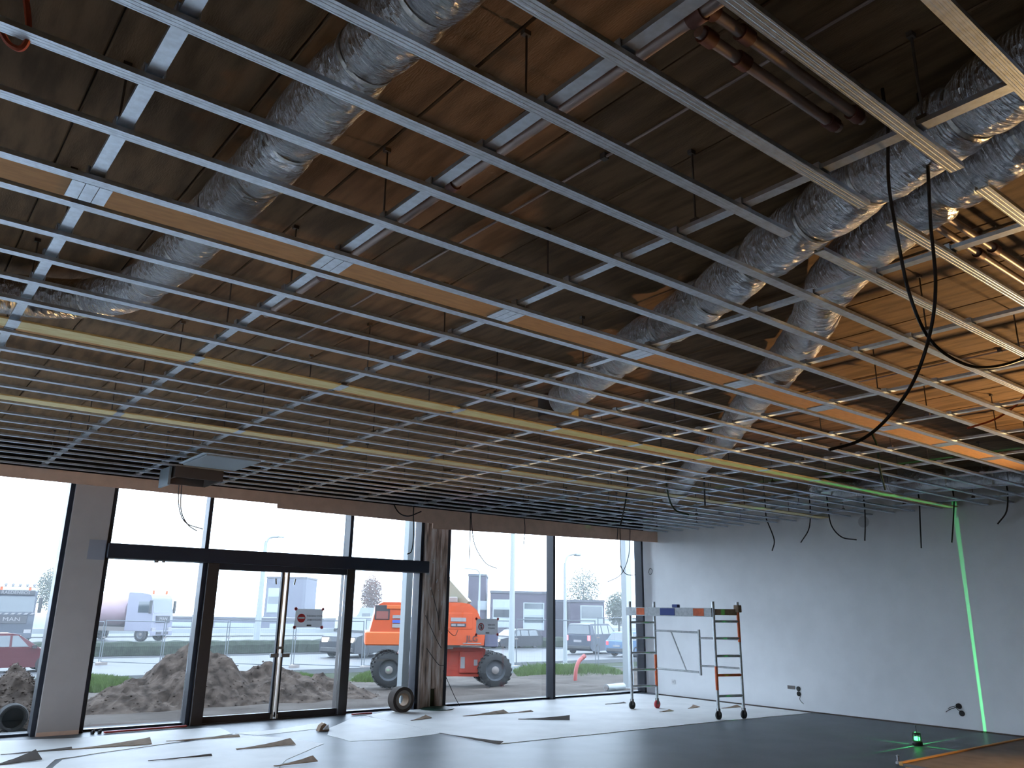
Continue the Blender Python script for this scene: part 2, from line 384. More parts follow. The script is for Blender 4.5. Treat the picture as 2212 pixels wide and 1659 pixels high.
DUCTS = [([(1.16, -.6, zd), (1.13, .8, zd), (1.105, 2.2, zd), (1.11, 3.6, zd), (1.09, 4.7, zd), (1.0, 5.35, zd), (.62, 5.78, zd), (.1, 5.9, zd), (-.8, 5.9, zd), (-2.6, 5.8, zd)], .135), ([(2.72, -.4, 3.585), (2.9, .5, 3.585), (3.17, 1.2, 3.585), (3.38, 1.74, 3.585), (3.70, 2.5, 3.585), (3.93, 3.0, 3.585), (4.19, 3.76, 3.585), (4.55, 4.6, 3.585), (4.92, 5.45, 3.585)], .152), ([(3.2, .1, 3.585), (3.44, .95, 3.585), (3.86, 1.78, 3.585), (4.35, 2.4, 3.585), (4.82, 2.79, 3.585), (5.55, 3.52, 3.585), (6.5, 4.55, 3.585), (7.6, 5.7, 3.585), (9.2, 7.5, 3.585), (10.8, 9.2, 3.585)], .15), ([(12.6, 3.0, 3.585), (12.4, 4.3, 3.585), (11.95, 5.3, 3.585), (12.0, 6.3, 3.585), (11.4, 6.9, 3.585)], .15)]
def near_duct(x, y):
    for pts, r in DUCTS:
        for a, b in zip(pts, pts[1:]):
            a = Vector(a[:2]); b = Vector(b[:2]); p = Vector((x, y)); u = b - a; k = max(0, min(1, (p - a).dot(u) / u.length_squared))
            if (p - a - u * k).length < r + .035: return True
    return False
rodm = clipm = None
for i, x in enumerate(CARX):
    t = thing('carrier_channel', 'galvanised carrier channel crossing above the ribbed channels, %s counted from the right wall' % ORD[len(CARX) - 1 - i], 'ceiling carrier', (x, 0, ZC), 0, 'ceiling carrier channels')
    a = PW / 2
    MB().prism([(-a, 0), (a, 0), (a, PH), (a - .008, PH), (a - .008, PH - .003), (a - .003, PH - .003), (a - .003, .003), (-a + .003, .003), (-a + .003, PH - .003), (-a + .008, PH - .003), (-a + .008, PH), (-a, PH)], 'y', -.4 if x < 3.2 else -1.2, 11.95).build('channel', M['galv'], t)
    for k in range(12):
        y = .95 + 1.05 * k + (.13 if i % 2 else 0)
        if y > 11.8: break
        if near_duct(x + .012, y): continue
        if rodm is None:
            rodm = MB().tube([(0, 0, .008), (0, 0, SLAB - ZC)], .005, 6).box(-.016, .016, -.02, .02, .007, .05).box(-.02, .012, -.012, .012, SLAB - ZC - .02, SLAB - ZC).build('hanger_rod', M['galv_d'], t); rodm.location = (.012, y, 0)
        else: inst(rodm, 'hanger_rod', t, (.012, y, 0))
    for y in FUR:
        if x < -1 or y < .3: continue
        if clipm is None:
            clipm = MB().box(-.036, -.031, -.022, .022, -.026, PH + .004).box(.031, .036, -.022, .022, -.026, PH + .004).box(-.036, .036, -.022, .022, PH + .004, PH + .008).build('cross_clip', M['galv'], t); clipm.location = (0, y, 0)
        else: inst(clipm, 'cross_clip', t, (0, y, 0))

# board strips between pairs of channels, cut at every carrier
def strip(lab, y0, y1, z, m, m2, lip, step):
    t = thing('board_strip', lab, 'ceiling board', (0, y0, z))
    xs = [LX + .2] + CARX + [13.55]
    for k, (a, b) in enumerate(zip(xs, xs[1:])):
        g = .05 if step else .034
        MB().bevbox(a + g, b - g, 0, y1 - y0, 0, .014, .002).build('board_piece', m, t)
        if lip: MB().box(a + .034, b - .034, y1 - y0 + .004, y1 - y0 + lip, .012, .026).build('back_board', m2, t)
    for x in CARX:
        if step:
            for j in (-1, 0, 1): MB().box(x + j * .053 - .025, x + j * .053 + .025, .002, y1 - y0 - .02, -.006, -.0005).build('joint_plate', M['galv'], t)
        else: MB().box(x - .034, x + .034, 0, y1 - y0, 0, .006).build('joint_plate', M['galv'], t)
strip('brown board strip between the twin channels nearest the camera', 3.462, 3.655, HC + .008, M['board_brown'], M['board_brown'], False, True)
strip('yellow lath strip with dark screws across the middle of the ceiling', 5.61, 5.78, HC + .004, M['board_yellow'], M['board_brown'], .085, False)
strip('tan lath strip in the ceiling nearest the glass front', 7.83, 8.0, HC + .004, M['board_yellow'], M['board_brown'], .055, False)

# foil ducts
def duct(lab, pts, r, seed, pinch=.7, group='foil-wrapped air ducts', ext=None):
    rr = random.Random(seed); path = spline(pts, 22); L = [0]
    for a, b in zip(path, path[1:]): L.append(L[-1] + (b - a).length)
    tot = L[-1]; N = int(tot / .018); ring = 44; mb = MB(); uv = []
    ties = []; s = rr.uniform(.2, .5)
    while s < tot: ties.append((s, rr.uniform(.05, .16) * pinch, rr.uniform(.03, .09))); s += rr.uniform(.38, .8)
    u = None; j = 0; vs = []; cen = []
    for i in range(N + 1):
        q = tot * i / N
        while j < len(L) - 2 and L[j + 1] < q: j += 1
        k = (q - L[j]) / max(1e-6, L[j + 1] - L[j]); p = path[j].lerp(path[j + 1], k); tn = (path[j + 1] - path[j]).normalized()
        u = tn.orthogonal().normalized() if u is None else (u - tn * u.dot(tn)).normalized(); v = tn.cross(u)
        sc = 1 - sum(a * math.exp(-((q - c) / w_) ** 2) for c, a, w_ in ties)
        p = p + Vector((0, 0, 1)) * .012 * mnoise.noise(Vector((q * 1.7, seed, 0))) ; cen.append((q, p, tn, u, v, sc))
        for m_ in range(ring):
            a = 2 * math.pi * m_ / ring
            d_ = 1 + .05 * mnoise.noise(Vector((q * 5, math.cos(a) * 1.5 + seed, math.sin(a) * 1.5))) + .035 * mnoise.noise(Vector((q * 34 + 3 * math.sin(a), math.cos(a) * 2 + seed, math.sin(a) * 2)))
            rr_ = r * sc * d_
            vs.append(p + (u * math.cos(a) + v * math.sin(a)) * rr_); uv.append((q, abs(m_ / ring * 2 - 1) * 3))
    fs = [(i * ring + k, i * ring + (k + 1) % ring, (i + 1) * ring + (k + 1) % ring, (i + 1) * ring + k) for i in range(N) for k in range(ring)]
    fs += [tuple(range(ring))[::-1], tuple(N * ring + k for k in range(ring))]
    mb.add(vs, fs); mb.uv = uv
    t = thing('foil_duct', lab, 'air duct', cen[0][1], 0, group)
    for v_ in range(len(mb.v)): mb.v[v_] = tuple(Vector(mb.v[v_]) - cen[0][1])
    mb.build('foil_sleeve', M['foil'], t, 'all')
    for c, a, w_ in ties:
        q, p, tn, u, v, sc = cen[min(N, int(c / tot * N))]
        b = MB(); n = 36; w2 = .010; vv = []
        for e, rr_ in ((-w2, .985), (-w2, 1.03), (w2, 1.03), (w2, .985)):
            for m_ in range(n):
                an = 2 * math.pi * m_ / n; vv.append(p - cen[0][1] + tn * e + (u * math.cos(an) + v * math.sin(an)) * r * sc * rr_)
        b.add(vv, [(i * n + k, i * n + (k + 1) % n, (i + 1) * n + (k + 1) % n, (i + 1) * n + k) for i in range(3) for k in range(n)]).build('tape_band', M['foiltape'], t, True)
    return t
zd = 3.585
duct('long straight foil duct at left, bending away at its far end', [(1.16, -.6, zd), (1.13, .8, zd), (1.105, 2.2, zd), (1.11, 3.6, zd), (1.09, 4.7, zd), (1.0, 5.35, zd), (.62, 5.78, zd), (.1, 5.9, zd), (-.8, 5.9, zd), (-2.6, 5.8, zd)], .135, 11, .9)
duct('upper foil duct at right running diagonally over the carriers', [(2.72, -.4, 3.585), (2.9, .5, 3.585), (3.17, 1.2, 3.585), (3.38, 1.74, 3.585), (3.70, 2.5, 3.585), (3.93, 3.0, 3.585), (4.19, 3.76, 3.585), (4.55, 4.6, 3.585), (4.92, 5.45, 3.585)], .152, 23, 1.9)
duct('lower foil duct at right with lumpy warm-lit segments', [(3.2, .1, 3.585), (3.44, .95, 3.585), (3.86, 1.78, 3.585), (4.35, 2.4, 3.585), (4.82, 2.79, 3.585), (5.55, 3.52, 3.585), (6.5, 4.55, 3.585), (7.6, 5.7, 3.585), (9.2, 7.5, 3.585), (10.8, 9.2, 3.585)], .15, 31, 2.1)
duct('far foil duct along the white right wall', [(12.6, 3.0, 3.585), (12.4, 4.3, 3.585), (11.95, 5.3, 3.585), (12.0, 6.3, 3.585), (11.4, 6.9, 3.585)], .15, 47, .9)
# open end collar of the upper duct
t = thing('duct_collar', 'dark round collar closing the end of the upper foil duct', 'duct collar', (5.03, 5.7, 3.585))
MB().lathe([(.16, -.12), (.165, -.10), (.165, .08), (.14, .10), (.10, .10)], (0, 0, 0), 'z', 24).build('collar_ring', M['galv_d'], t, True)
MB().box(.10, .26, -.06, .06, -.08, .06).build('collar_label', M['board_yellow'], t)

# sprinkler pipes above the grid
t = thing('sprinkler_pipe', 'pink-grey steel pipe running beside a carrier toward the glass front', 'pipe', (1.9, 0, 3.62))
MB().tube([(0, -1, 0), (0, 5.2, 0)], .024, 12).build('pipe_run', M['pipe'], t, True)
for y in (.2, 1.42, 2.9, 4.3): MB().tube([(0, y - .03, 0), (0, y + .03, 0)], .034, 12).build('coupling', M['redpipe'], t, True)
for y in (.8, 2.3, 3.8): MB().tube([(0, y, .024), (0, y, .1)], .005, 6).build('pipe_hanger', M['galv_d'], t)
for nm, y, x0, x1, z in (('upper', 1.40, 1.9, 2.96, 3.66), ('lower', 1.475, 1.98, 2.9, 3.635)):
    t = thing('branch_pipe', '%s of the paired short pipes crossing between the ducts' % nm, 'pipe', (x0, y, z), 0, 'paired branch pipes')
    MB().tube([(0, 0, 0), (x1 - x0, 0, 0)], .022, 12).build('pipe_run', M['pipe'], t, True)
    for x in (.05, .25, x1 - x0 - .06): MB().tube([(x - .03, 0, 0), (x + .03, 0, 0)], .031, 12).build('coupling', M['redpipe'], t, True)
for nm, y in (('near', 1.55), ('far', 1.63)):
    t = thing('branch_pipe', '%s one of two bright pipes right of the lower foil duct' % nm, 'pipe', (3.95, y, 3.64), 0, 'paired branch pipes')
    MB().tube([(0, 0, 0), (3.4, 0, 0)], .02, 12).build('pipe_run', M['pipe'], t, True)
    for x in (.7, 2.2): MB().tube([(x - .03, 0, 0), (x + .03, 0, 0)], .03, 12).build('coupling', M['redpipe'], t, True)
for x, lab in ((2.45, 'thin bright conduit under the soffit left of the upper duct'), (4.75, 'thin bright conduit under the soffit right of the lower duct'), (7.0, 'thin conduit under the soffit far behind the lower duct')):
    t = thing('soffit_conduit', lab, 'conduit', (x, 0, SLAB - .02), 0, 'soffit conduits')
    MB().tube([(0, -1, 0), (0, 11.6, 0)], .007, 8).build('conduit_run', M['pipe'], t, True)
    for k in range(6): MB().box(-.015, .015, .4 + 2 * k, .43 + 2 * k, -.01, .02).build('conduit_clip', M['galv_d'], t)

# sheet-metal plenum in the ceiling at the left
t = thing('air_plenum', 'grey sheet-metal plenum hanging in the ceiling grid above the door', 'air box', (3.12, 9.55, 3.285))
MB().bevbox(-.30, .34, -.42, .42, 0, .05, .006).build('plenum_body', mat('grey_duct_sheet', (.30, .34, .37), .5, .5), t)
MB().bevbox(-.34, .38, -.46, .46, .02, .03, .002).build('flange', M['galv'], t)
t = thing('open_shaft', 'open brown-lined ceiling shaft behind the grey plenum', 'shaft', (3.16, 10.75, 3.20))
for b in ((-.30, -.27, -.32, .32), (.27, .30, -.32, .32), (-.30, .30, -.35, -.32), (-.30, .30, .32, .35)):
    MB().box(*b, 0, .135).build('shaft_side', M['carddark'], t)
MB().box(-.36, -.33, -.3, .1, -.10, .13).build('side_plate', mat('blue_grey_sheet', (.3, .36, .4), .5, .5), t)

# ------------------------------------------------------------------ hanging cables
def pd(x, y, D): d = ray(x, y); return d * D + Vector((0, 0, EYE))       # point at forward distance D
def cable(lab, pts, r, m, cat='cable', group='loose cables hanging from the ceiling', n=8, up=True):
    if up: pts = [Vector((pts[0].x, pts[0].y, SLAB + .002)), Vector((pts[0].x, pts[0].y, pts[0].z + .06))] + list(pts)
    o = MB(); path = spline(pts, n); c = path[0].copy()
    o.tube([p - c for p in path], r, 6); ob = o.build('hanging_cable', m, None, True, c)
    return tag(ob, lab, cat, group)
cable('thick black cable looping down and off to the right edge', [pd(1918, 285, 3.3), pd(1920, 400, 3.3), pd(1940, 520, 3.3), pd(1966, 640, 3.3), pd(2010, 735, 3.35), pd(2080, 785, 3.4), pd(2150, 792, 3.45), pd(2240, 765, 3.5)], .007, M['cable'])
cable('thick black cable hanging down with its free end pointing left', [pd(2003, 335, 3.3), pd(2010, 480, 3.3), pd(2021, 610, 3.3), pd(2010, 715, 3.3), pd(1975, 820, 3.3), pd(1920, 900, 3.3), pd(1860, 950, 3.3), pd(1790, 972, 3.3)], .007, M['cable'])
cable('orange cable loop at the top left corner of the ceiling', [pd(-30, 20, 2.5), pd(0, 65, 2.5), pd(20, 95, 2.5), pd(45, 105, 2.5), pd(61, 80, 2.5), pd(60, 30, 2.5), pd(52, -30, 2.5)], .0095, M['cable_red'])
cable('thin orange cable drooping at the right edge of the ceiling', [pd(2240, 815, 7), pd(2200, 870, 7), pd(2150, 905, 7), pd(2090, 925, 7)], .009, M['cable_red'])
W_ = 13.3
for lab, pts in (('dark cable curling at the wall nearest the glass corner', [(1655, 1120), (1672, 1165), (1668, 1190)]),
                 ('dark hooked cable, second from the glass corner on the wall', [(1750, 1095), (1748, 1140), (1730, 1172)]),
                 ('dark cable sweeping right in a long bow by the wall', [(1788, 1095), (1796, 1135), (1818, 1160), (1850, 1166)]),
                 ('short straight dark cable beside the bowed one at the wall', [(1868, 1100), (1869, 1135), (1868, 1168)]),
                 ('longest straight dark cable hanging before the white wall', [(1986, 1085), (1988, 1140), (1990, 1184)]),
                 ('dark cable hanging just left of the green laser line', [(2061, 1080), (2059, 1130), (2056, 1172)]),
                 ('dark cable curved like a hook right of the laser line', [(2177, 1065), (2174, 1105), (2155, 1132)])):
    cable(lab, [onx(x, y, W_) for x, y in pts], .011, M['cable'])
for lab, D, pts, m in (('green cable dropping through the grid in front of the far duct', 9.5, [(1885, 940), (1895, 965), (1900, 1010), (1912, 1058)], M['cable_green']),
                       ('dark cable with a curled tail below the lower duct', 11.5, [(1438, 985), (1440, 1050), (1455, 1098), (1488, 1112)], M['cable_green']),
                       ('straight dark cable right of the curled one under the grid', 11.5, [(1520, 985), (1521, 1040), (1523, 1092)], M['cable']),
                       ('short dark cable hanging at the end of the glass front', 12.6, [(1356, 1050), (1350, 1090), (1340, 1135)], M['cable'])):
    cable(lab, [pd(x, y, D) for x, y in pts], .012, m)
for lab, pts in (('pale cable loop hanging over the left upper light', [(387, 1040), (386, 1090), (400, 1128), (438, 1143)]),
                 ('second pale cable hanging beside the loop at left', [(393, 1040), (391, 1100), (405, 1132), (425, 1147)]),
                 ('wide dark cable bow under the fascia near the column', [(845, 1000), (841, 1050), (856, 1100), (880, 1115), (910, 1105)]),
                 ('dark cable with a hooked tip beside the column head', [(893, 1110), (893, 1160), (889, 1190), (880, 1197)]),
                 ('long thin straight cable over the pane right of the column', [(1016, 1060), (1016, 1130), (1014, 1210)]),
                 ('thin cable curving right over the pane beside the column', [(1018, 1120), (1025, 1175), (1048, 1215), (1073, 1228)]),
                 ('short thin cable in the middle of the right panes', [(1130, 1100), (1134, 1140), (1131, 1177)]),
                 ('thin cable curling left over the rightmost pane', [(1361, 1150), (1358, 1200), (1342, 1240), (1313, 1257)]),
                 ('thin cable curling right over the rightmost pane', [(1341, 1222), (1348, 1236), (1358, 1242), (1372, 1242)]),
                 ('very thin straight cable left of the rightmost frame', [(1336, 1090), (1335, 1130), (1333, 1166)])):
    cable(lab, [ony(x, y, 11.9) for x, y in pts], .008 if 'pale' in lab or 'thin' in lab else .010, M['cable'] if 'pale' not in lab else M['galv_d'])
cable('small curled wire on the white reveal in the glass corner', [onx(1400, 1238, 13.78), onx(1404, 1228, 13.78), onx(1409, 1232, 13.78), onx(1407, 1240, 13.78), onx(1402, 1240, 13.78)], .006, M['cable'], up=False)

# ------------------------------------------------------------------ mobile scaffold
def ladder(parent, a, b, z1, paint):
    a = Vector(a); b = Vector(b)
    fr = bpy.data.objects.new('ladder_frame', None); COL.objects.link(fr); fr.parent = parent; fr.location = a
    w = b - a
    for k, p in enumerate((Vector((0, 0, 0)), w)):
        segs = paint[k]
        for z_0, z_1, m in segs: MB().tube([p + Vector((0, 0, z_0)), p + Vector((0, 0, z_1))], .025, 12).build('stile', M[m], fr, True)
        MB().lathe([(.035, -.018), (.065, -.018), (.07, -.012), (.07, .012), (.065, .018), (.035, .018)], (p.x, p.y, .07), 'y', 18).build('caster_wheel', M['redcast' if paint[2][k] else 'black'], fr, True)
        MB().box(p.x - .02, p.x + .02, p.y - .028, p.y + .028, .07, .17).build('caster_fork', M['galv_d'], fr)
    for i, (z, m) in enumerate(paint[3]):
        MB().tube([Vector((0, 0, z)) + w * .03, Vector((0, 0, z)) + w * .97], .021, 10).build('rung', M[m], fr, True)
    return fr
A0, A1 = Vector((11.18, 10.59, 0)), Vector((11.683, 10.45, 0)); B0, B1 = Vector((11.325, 8.82, 0)), Vector((11.79, 8.67, 0))
sc_ = thing('mobile_scaffold', 'aluminium ladder-frame scaffold on casters with orange paint marks', 'scaffold', (0, 0, 0))
al = 'alu'
ladder(sc_, A0, A1, 1.85, [[(.14, 1.85, al)], [(.14, .38, al), (.38, .92, 'orange'), (.92, 1.85, al)], (0, 1), [(.38, al), (.66, al), (.95, al), (1.21, al), (1.48, al)]])
ladder(sc_, B0, B1, 1.85, [[(.14, .45, al), (.45, .82, 'orange'), (.82, 1.85, al)], [(.14, 1.2, al), (1.2, 1.74, 'orange'), (1.74, 1.85, al)], (0, 0), [(.36, al), (.68, 'orange'), (.98, al), (1.26, al), (1.53, al)]])
def on_plank(s0, s1, za, zb, th, name, m, off=0., par=None):
    a = A0.lerp(B0, s0); b = A0.lerp(B0, s1); u = (b - a).normalized(); nrm = Vector((-u.y, u.x, 0))
    if nrm.y > 0 and nrm.x > 0: nrm = -nrm
    nrm = Vector((-1, -.1, 0)).normalized() if nrm.dot(Vector((-1, -1, 0))) < 0 else nrm
    vs = [p + nrm * (off + k) + Vector((0, 0, z)) for p in (a, b) for k in (0, th) for z in (za, zb)]
    return MB().add(vs, [(0, 1, 3, 2), (4, 6, 7, 5), (0, 4, 5, 1), (2, 3, 7, 6), (0, 2, 6, 4), (1, 5, 7, 3)]).build(name, m, par or sc_)
plank = on_plank(-.02, 1.0, 1.60, 1.745, .035, 'guard_board', M['alu'], .03)
for s0, s1, m in ((.115, .215, 'orange'), (.80, .92, 'orange'), (.41, .585, 'blue')): on_plank(s0, s1, 1.615, 1.735, .004, 'sticker', M[m], .066, plank)
MB().add(*(lambda: (lambda vs: (vs, [(0, 1, 3, 2), (4, 6, 7, 5), (0, 4, 5, 1), (2, 3, 7, 6), (0, 2, 6, 4), (1, 5, 7, 3)]))([p + Vector((k, 0, z)) for p in (B0, B1) for k in (-.02, .02) for z in (1.63, 1.73)]))()).build('end_board', M['card'], sc_)
MB().bevbox(B1.x - .05, B1.x + .05, B1.y - .05, B1.y + .05, 1.68, 1.80, .01).build('end_block', M['card'], sc_)
MB().box(A0.x + .04, A0.x + .08, A0.y - .08, A0.y + .02, 1.63, 1.72).build('board_hook', M['black'], sc_)
q = A0.lerp(B0, .585); MB().bevbox(q.x - .06, q.x + .02, q.y - .06, q.y + .06, 1.745, 1.80, .006).build('board_clip', M['blue'], sc_)
# folding side gate between the frames and the rear rails
g0, g1 = A1 + Vector((.0, -.03, 0)), A1.lerp(B1, .545)
for z in (.68, 1.34): MB().tube([g0 + Vector((0, 0, z)), g1 + Vector((0, 0, z - .01))], .018, 10).build('gate_rail', M['alu'], sc_, True)
MB().tube([g1 + Vector((0, 0, .62)), g1 + Vector((0, 0, 1.38))], .024, 10).build('gate_post', M['alu'], sc_, True)
MB().tube([g0.lerp(g1, .36) + Vector((0, 0, 1.33)), g0.lerp(g1, .68) + Vector((0, 0, .68))], .012, 8).build('gate_brace', M['alu'], sc_, True)
for z in (.78, 1.24): MB().tube([g1 + Vector((0, 0, z)), B1 + Vector((0, 0, z))], .016, 10).build('rear_rail', M['alu'], sc_, True)

# ------------------------------------------------------------------ laser level with its projected lines
LP = Vector((11.5, 5.70, 0))
t = thing('laser_level', 'small black laser level glowing green on the dark floor', 'laser level', LP)
MB().lathe([(.062, 0), (.066, .006), (.062, .05), (.05, .058)], (0, 0, 0), 'z', 24).build('base', M['black'], t, True)
MB().lathe([(.03, .06), (.036, .07), (.036, .098), (.03, .104)], (0, 0, 0), 'z', 20).build('emitter_window', mat('lit_green_window', (.02, .3, .06), .2, emit=(.05, 1, .16), estr=5), t, True)
MB().lathe([(.05, .135), (.054, .142), (.046, .16), (.012, .166)], (0, 0, 0), 'z', 24).build('cap', M['black'], t, True)
MB().tube([(0, 0, .16), (0, 0, .245)], .005, 8).build('emitter_mast', M['black'], t)
for a in (45, 135, 225, 315): MB().tube([(.056 * math.cos(rad(a)), .056 * math.sin(rad(a)), .05), (.048 * math.cos(rad(a)), .048 * math.sin(rad(a)), .14)], .005, 6).build('guard_post', M['black'], t)
lt = bpy.data.lights.new('laser_beams', 'POINT'); lt.energy = 120; lt.shadow_soft_size = .003; lt.color = (.06, 1, .20); lt.use_nodes = True
nt = lt.node_tree; em = nt.nodes['Emission']
tc = nt.nodes.new('ShaderNodeTexCoord'); sp = nt.nodes.new('ShaderNodeSeparateXYZ'); nt.links.new(tc.outputs['Normal'], sp.inputs[0])
def band(sock, w_):
    a = nt.nodes.new('ShaderNodeMath'); a.operation = 'ABSOLUTE'; nt.links.new(sp.outputs[sock], a.inputs[0])
    b = nt.nodes.new('ShaderNodeMath'); b.operation = 'LESS_THAN'; b.inputs[1].default_value = w_; nt.links.new(a.outputs[0], b.inputs[0]); return b
b1, b2 = band('X', .010), band('Y', .010)
mx = nt.nodes.new('ShaderNodeMath'); mx.operation = 'MAXIMUM'; nt.links.new(b1.outputs[0], mx.inputs[0]); nt.links.new(b2.outputs[0], mx.inputs[1])
nt.links.new(mx.outputs[0], em.inputs['Strength'])
lo = bpy.data.objects.new('laser_beams', lt); COL.objects.link(lo); lo.location = LP + Vector((0, 0, .26))

# ------------------------------------------------------------------ work lamp (stands right of the picture, lights the ceiling warm)
WL = Vector((11.6, 1.9, 0))
t = thing('work_lamp', 'yellow halogen work lamp on a tripod right of the view', 'work lamp', WL)
MB().tube([(0, 0, .55), (0, 0, 1.35)], .016, 10).build('pole', M['galv'], t, True)
for a in (90, 210, 330): MB().tube([(0, 0, .62), (.5 * math.cos(rad(a)), .5 * math.sin(rad(a)), .015)], .013, 8).build('leg', M['galv'], t, True)
hd = bpy.data.objects.new('lamp_head', None); COL.objects.link(hd); hd.parent = t; hd.location = (0, 0, 1.42)
aim = (Vector((1.5, 1.6, 3.9)) - (WL + Vector((0, 0, 1.42)))).normalized(); hd.rotation_euler = aim.to_track_quat('-Z', 'Y').to_euler()
MB().box(-.15, .15, -.11, .11, .03, .05).box(-.15, -.14, -.11, .11, -.03, .03).box(.14, .15, -.11, .11, -.03, .03).box(-.14, .14, -.11, -.10, -.03, .03).box(-.14, .14, .10, .11, -.03, .03).build('housing', mat('yellow_lamp_housing', (.7, .5, .03), .5), hd)
MB().tube([(-.1, 0, .01), (.1, 0, .01)], .008, 8).build('halogen_tube', mat('lit_filament', (1, .8, .5), .3, emit=(1, .62, .28), estr=60), hd)
la = bpy.data.lights.new('work_light', 'AREA'); la.shape = 'RECTANGLE'; la.size = .26; la.size_y = .18; la.energy = 125; la.spread = rad(130); la.color = (1, .60, .25)
lao = bpy.data.objects.new('work_light', la); COL.objects.link(lao); lao.parent = hd; lao.location = (0, 0, -.035)

# ------------------------------------------------------------------ floor protection, scraps, wall boxes
def floor_sheet(lab, pxs, th, seed, m='sheet', world=False):
    rr = random.Random(seed); P = [Vector((p[0], p[1], 0)) if world else onz(*p, th) for p in pxs]; out = []
    for a, b in zip(P, P[1:] + P[:1]):
        n = max(2, int((b - a).length / .25)); nrm = Vector((-(b - a).y, (b - a).x, 0)).normalized()
        for k in range(n): out.append(a.lerp(b, k / n) + nrm * (rr.uniform(-.012, .012) if k else 0))
    o = MB().prism([(p.x, p.y) for p in out], 'z', .0006, th).build('floor_sheet', M[m])
    return tag(o, lab, 'floor sheet', 'floor protection sheets')
floor_sheet('large pale protection sheet under the scaffold by the glass front', [(6.72, 10.05), (6.80, 8.81), (8.9, 8.74), (11.0, 8.69), (13.5, 8.52), (13.5, 12.0), (13.3, 12.48), (7.2, 12.44), (6.75, 12.2)], .006, 1, world=True)
floor_sheet('pale protection sheet with a kinked edge before the door', [(707, 1588), (757, 1601), (850, 1597), (945, 1585), (1000, 1560), (960, 1545), (760, 1551), (712, 1572)], .0035, 2)
floor_sheet('pale protection sheet along the left window frame', [(-150, 1680), (-150, 1606), (160, 1594), (430, 1573), (475, 1572), (502, 1585), (380, 1603), (120, 1640), (60, 1690)], .005, 3)
floor_sheet('narrow pale protection sheet between door and left sheet', [(508, 1584), (590, 1576), (700, 1560), (700, 1573), (560, 1588)], .0035, 4)
floor_sheet('long pale protection sheet crossing the lower left floor', [(70, 1700), (135, 1641), (390, 1605), (505, 1589), (610, 1592), (700, 1606), (620, 1640), (560, 1710)], .0035, 5)
floor_sheet('broad pale protection sheet added out of view to bounce daylight onto the ceiling', [(-5.3, 3.2), (4.3, 3.2), (4.3, 8.3), (1.0, 9.2), (1.0, 12.2), (-5.3, 12.2)], .002, 6, world=True)  # unseen sheet, added as a reflector to brighten the left ceiling

def scrap(lab, c, L, W, rz, curl, th=.006, m='card', cat='cardboard scrap', group='torn cardboard scraps on the floor', seed=0):
    rr = random.Random(seed); n = 8; top = []; bot = []
    for i in range(n + 1):
        s = i / n
        for j in (0, 1):
            x = (s - .5) * L; y = (-.06 * W if j == 0 else W * (.08 + .92 * s ** 1.4)) + rr.uniform(-.012, .012)
            z = .007 + curl * .8 * s ** 1.5 * (1 if j else .12)
            top.append((x, y, z + th)); bot.append((x, y, z))
    k = len(top); fs = []
    for i in range(n):
        a, b, c_, d_ = 2 * i, 2 * i + 1, 2 * i + 3, 2 * i + 2
        fs += [(a, d_, c_, b), (k + a, k + b, k + c_, k + d_), (a, k + a, k + d_, d_), (b, c_, k + c_, k + b)]
    fs += [(0, 1, k + 1, k), (2 * n, k + 2 * n, k + 2 * n + 1, 2 * n + 1)]
    o = MB().add(top + bot, fs).build('cardboard_scrap', M[m], None, False, (c[0], c[1], 0)); o.rotation_euler = (0, 0, rz)
    return tag(o, lab, cat, group)
for k, (lab, px_, L, W, rz, curl, m) in enumerate((
        ('large curled brown cardboard flap before the left window', (240, 1615), 1.0, .30, -.15, .06, 'card'),
        ('brown curled cardboard flap in front of the double door', (575, 1615), .8, .26, -.1, .06, 'card'),
        ('brown cardboard flap at the bottom edge below the door', (640, 1652), .55, .2, -.05, .05, 'card'),
        ('dark folded cardboard piece in the lower left corner', (35, 1650), .55, .3, .15, .10, 'carddark'),
        ('long narrow dark cardboard strip at far left', (80, 1626), .8, .07, -.05, .02, 'carddark'),
        ('narrow dark strip lying between the two large flaps', (390, 1640), .75, .05, -.1, .02, 'carddark'),
        ('long dark lifted sheet edge before the door', (440, 1598), 1.0, .10, -.15, .025, 'card'),
        ('grey-brown cardboard wedge lying before the column', (910, 1555), .5, .18, .2, .04, 'card'),
        ('long cardboard wedge in the middle of the pale sheet', (1050, 1545), .95, .20, -.1, .05, 'card'),
        ('small flat cardboard strip near the middle panes', (1125, 1540), .55, .10, -.1, .02, 'card'),
        ('dark folded cardboard ridge in the middle of the pale sheet', (1175, 1556), .9, .22, -.75, .07, 'carddark'),
        ('flat grey cardboard wedge before the scaffold', (1500, 1530), .42, .20, .1, .035, 'card'),
        ('cardboard scrap beside the red scaffold caster', (1440, 1538), .35, .12, -.1, .02, 'card'),
        ('cardboard scrap between the near scaffold feet', (1580, 1530), .5, .14, -.2, .04, 'card'),
        ('thin dark strip near the rightmost pane foot', (1330, 1521), .55, .07, -.1, .015, 'carddark'),
        ('dark rolled sheet edge at the corner of the large sheet', (1012, 1597), 1.35, .08, -1.49, .035, 'carddark'))):
    scrap(lab, onz(*px_, 0), L * .9, W * .75, rz, curl, m=m, seed=k)
p = onz(697, 1578, 0)
t = thing('rubble_piece', 'small pale lump of rubble on the floor before the door', 'rubble', p)
MB().prism([(-.08, 0), (.08, 0), (.06, .06), (.0, .10), (-.05, .07)], 'y', -.05, .05).build('lump', M['card'], t)
MB().prism([(-.03, .02), (.05, .02), (.04, .09)], 'y', -.09, -.05).build('chip', M['paper'], t)
a, b = onz(222, 1584, 0), onz(400, 1570, 0)
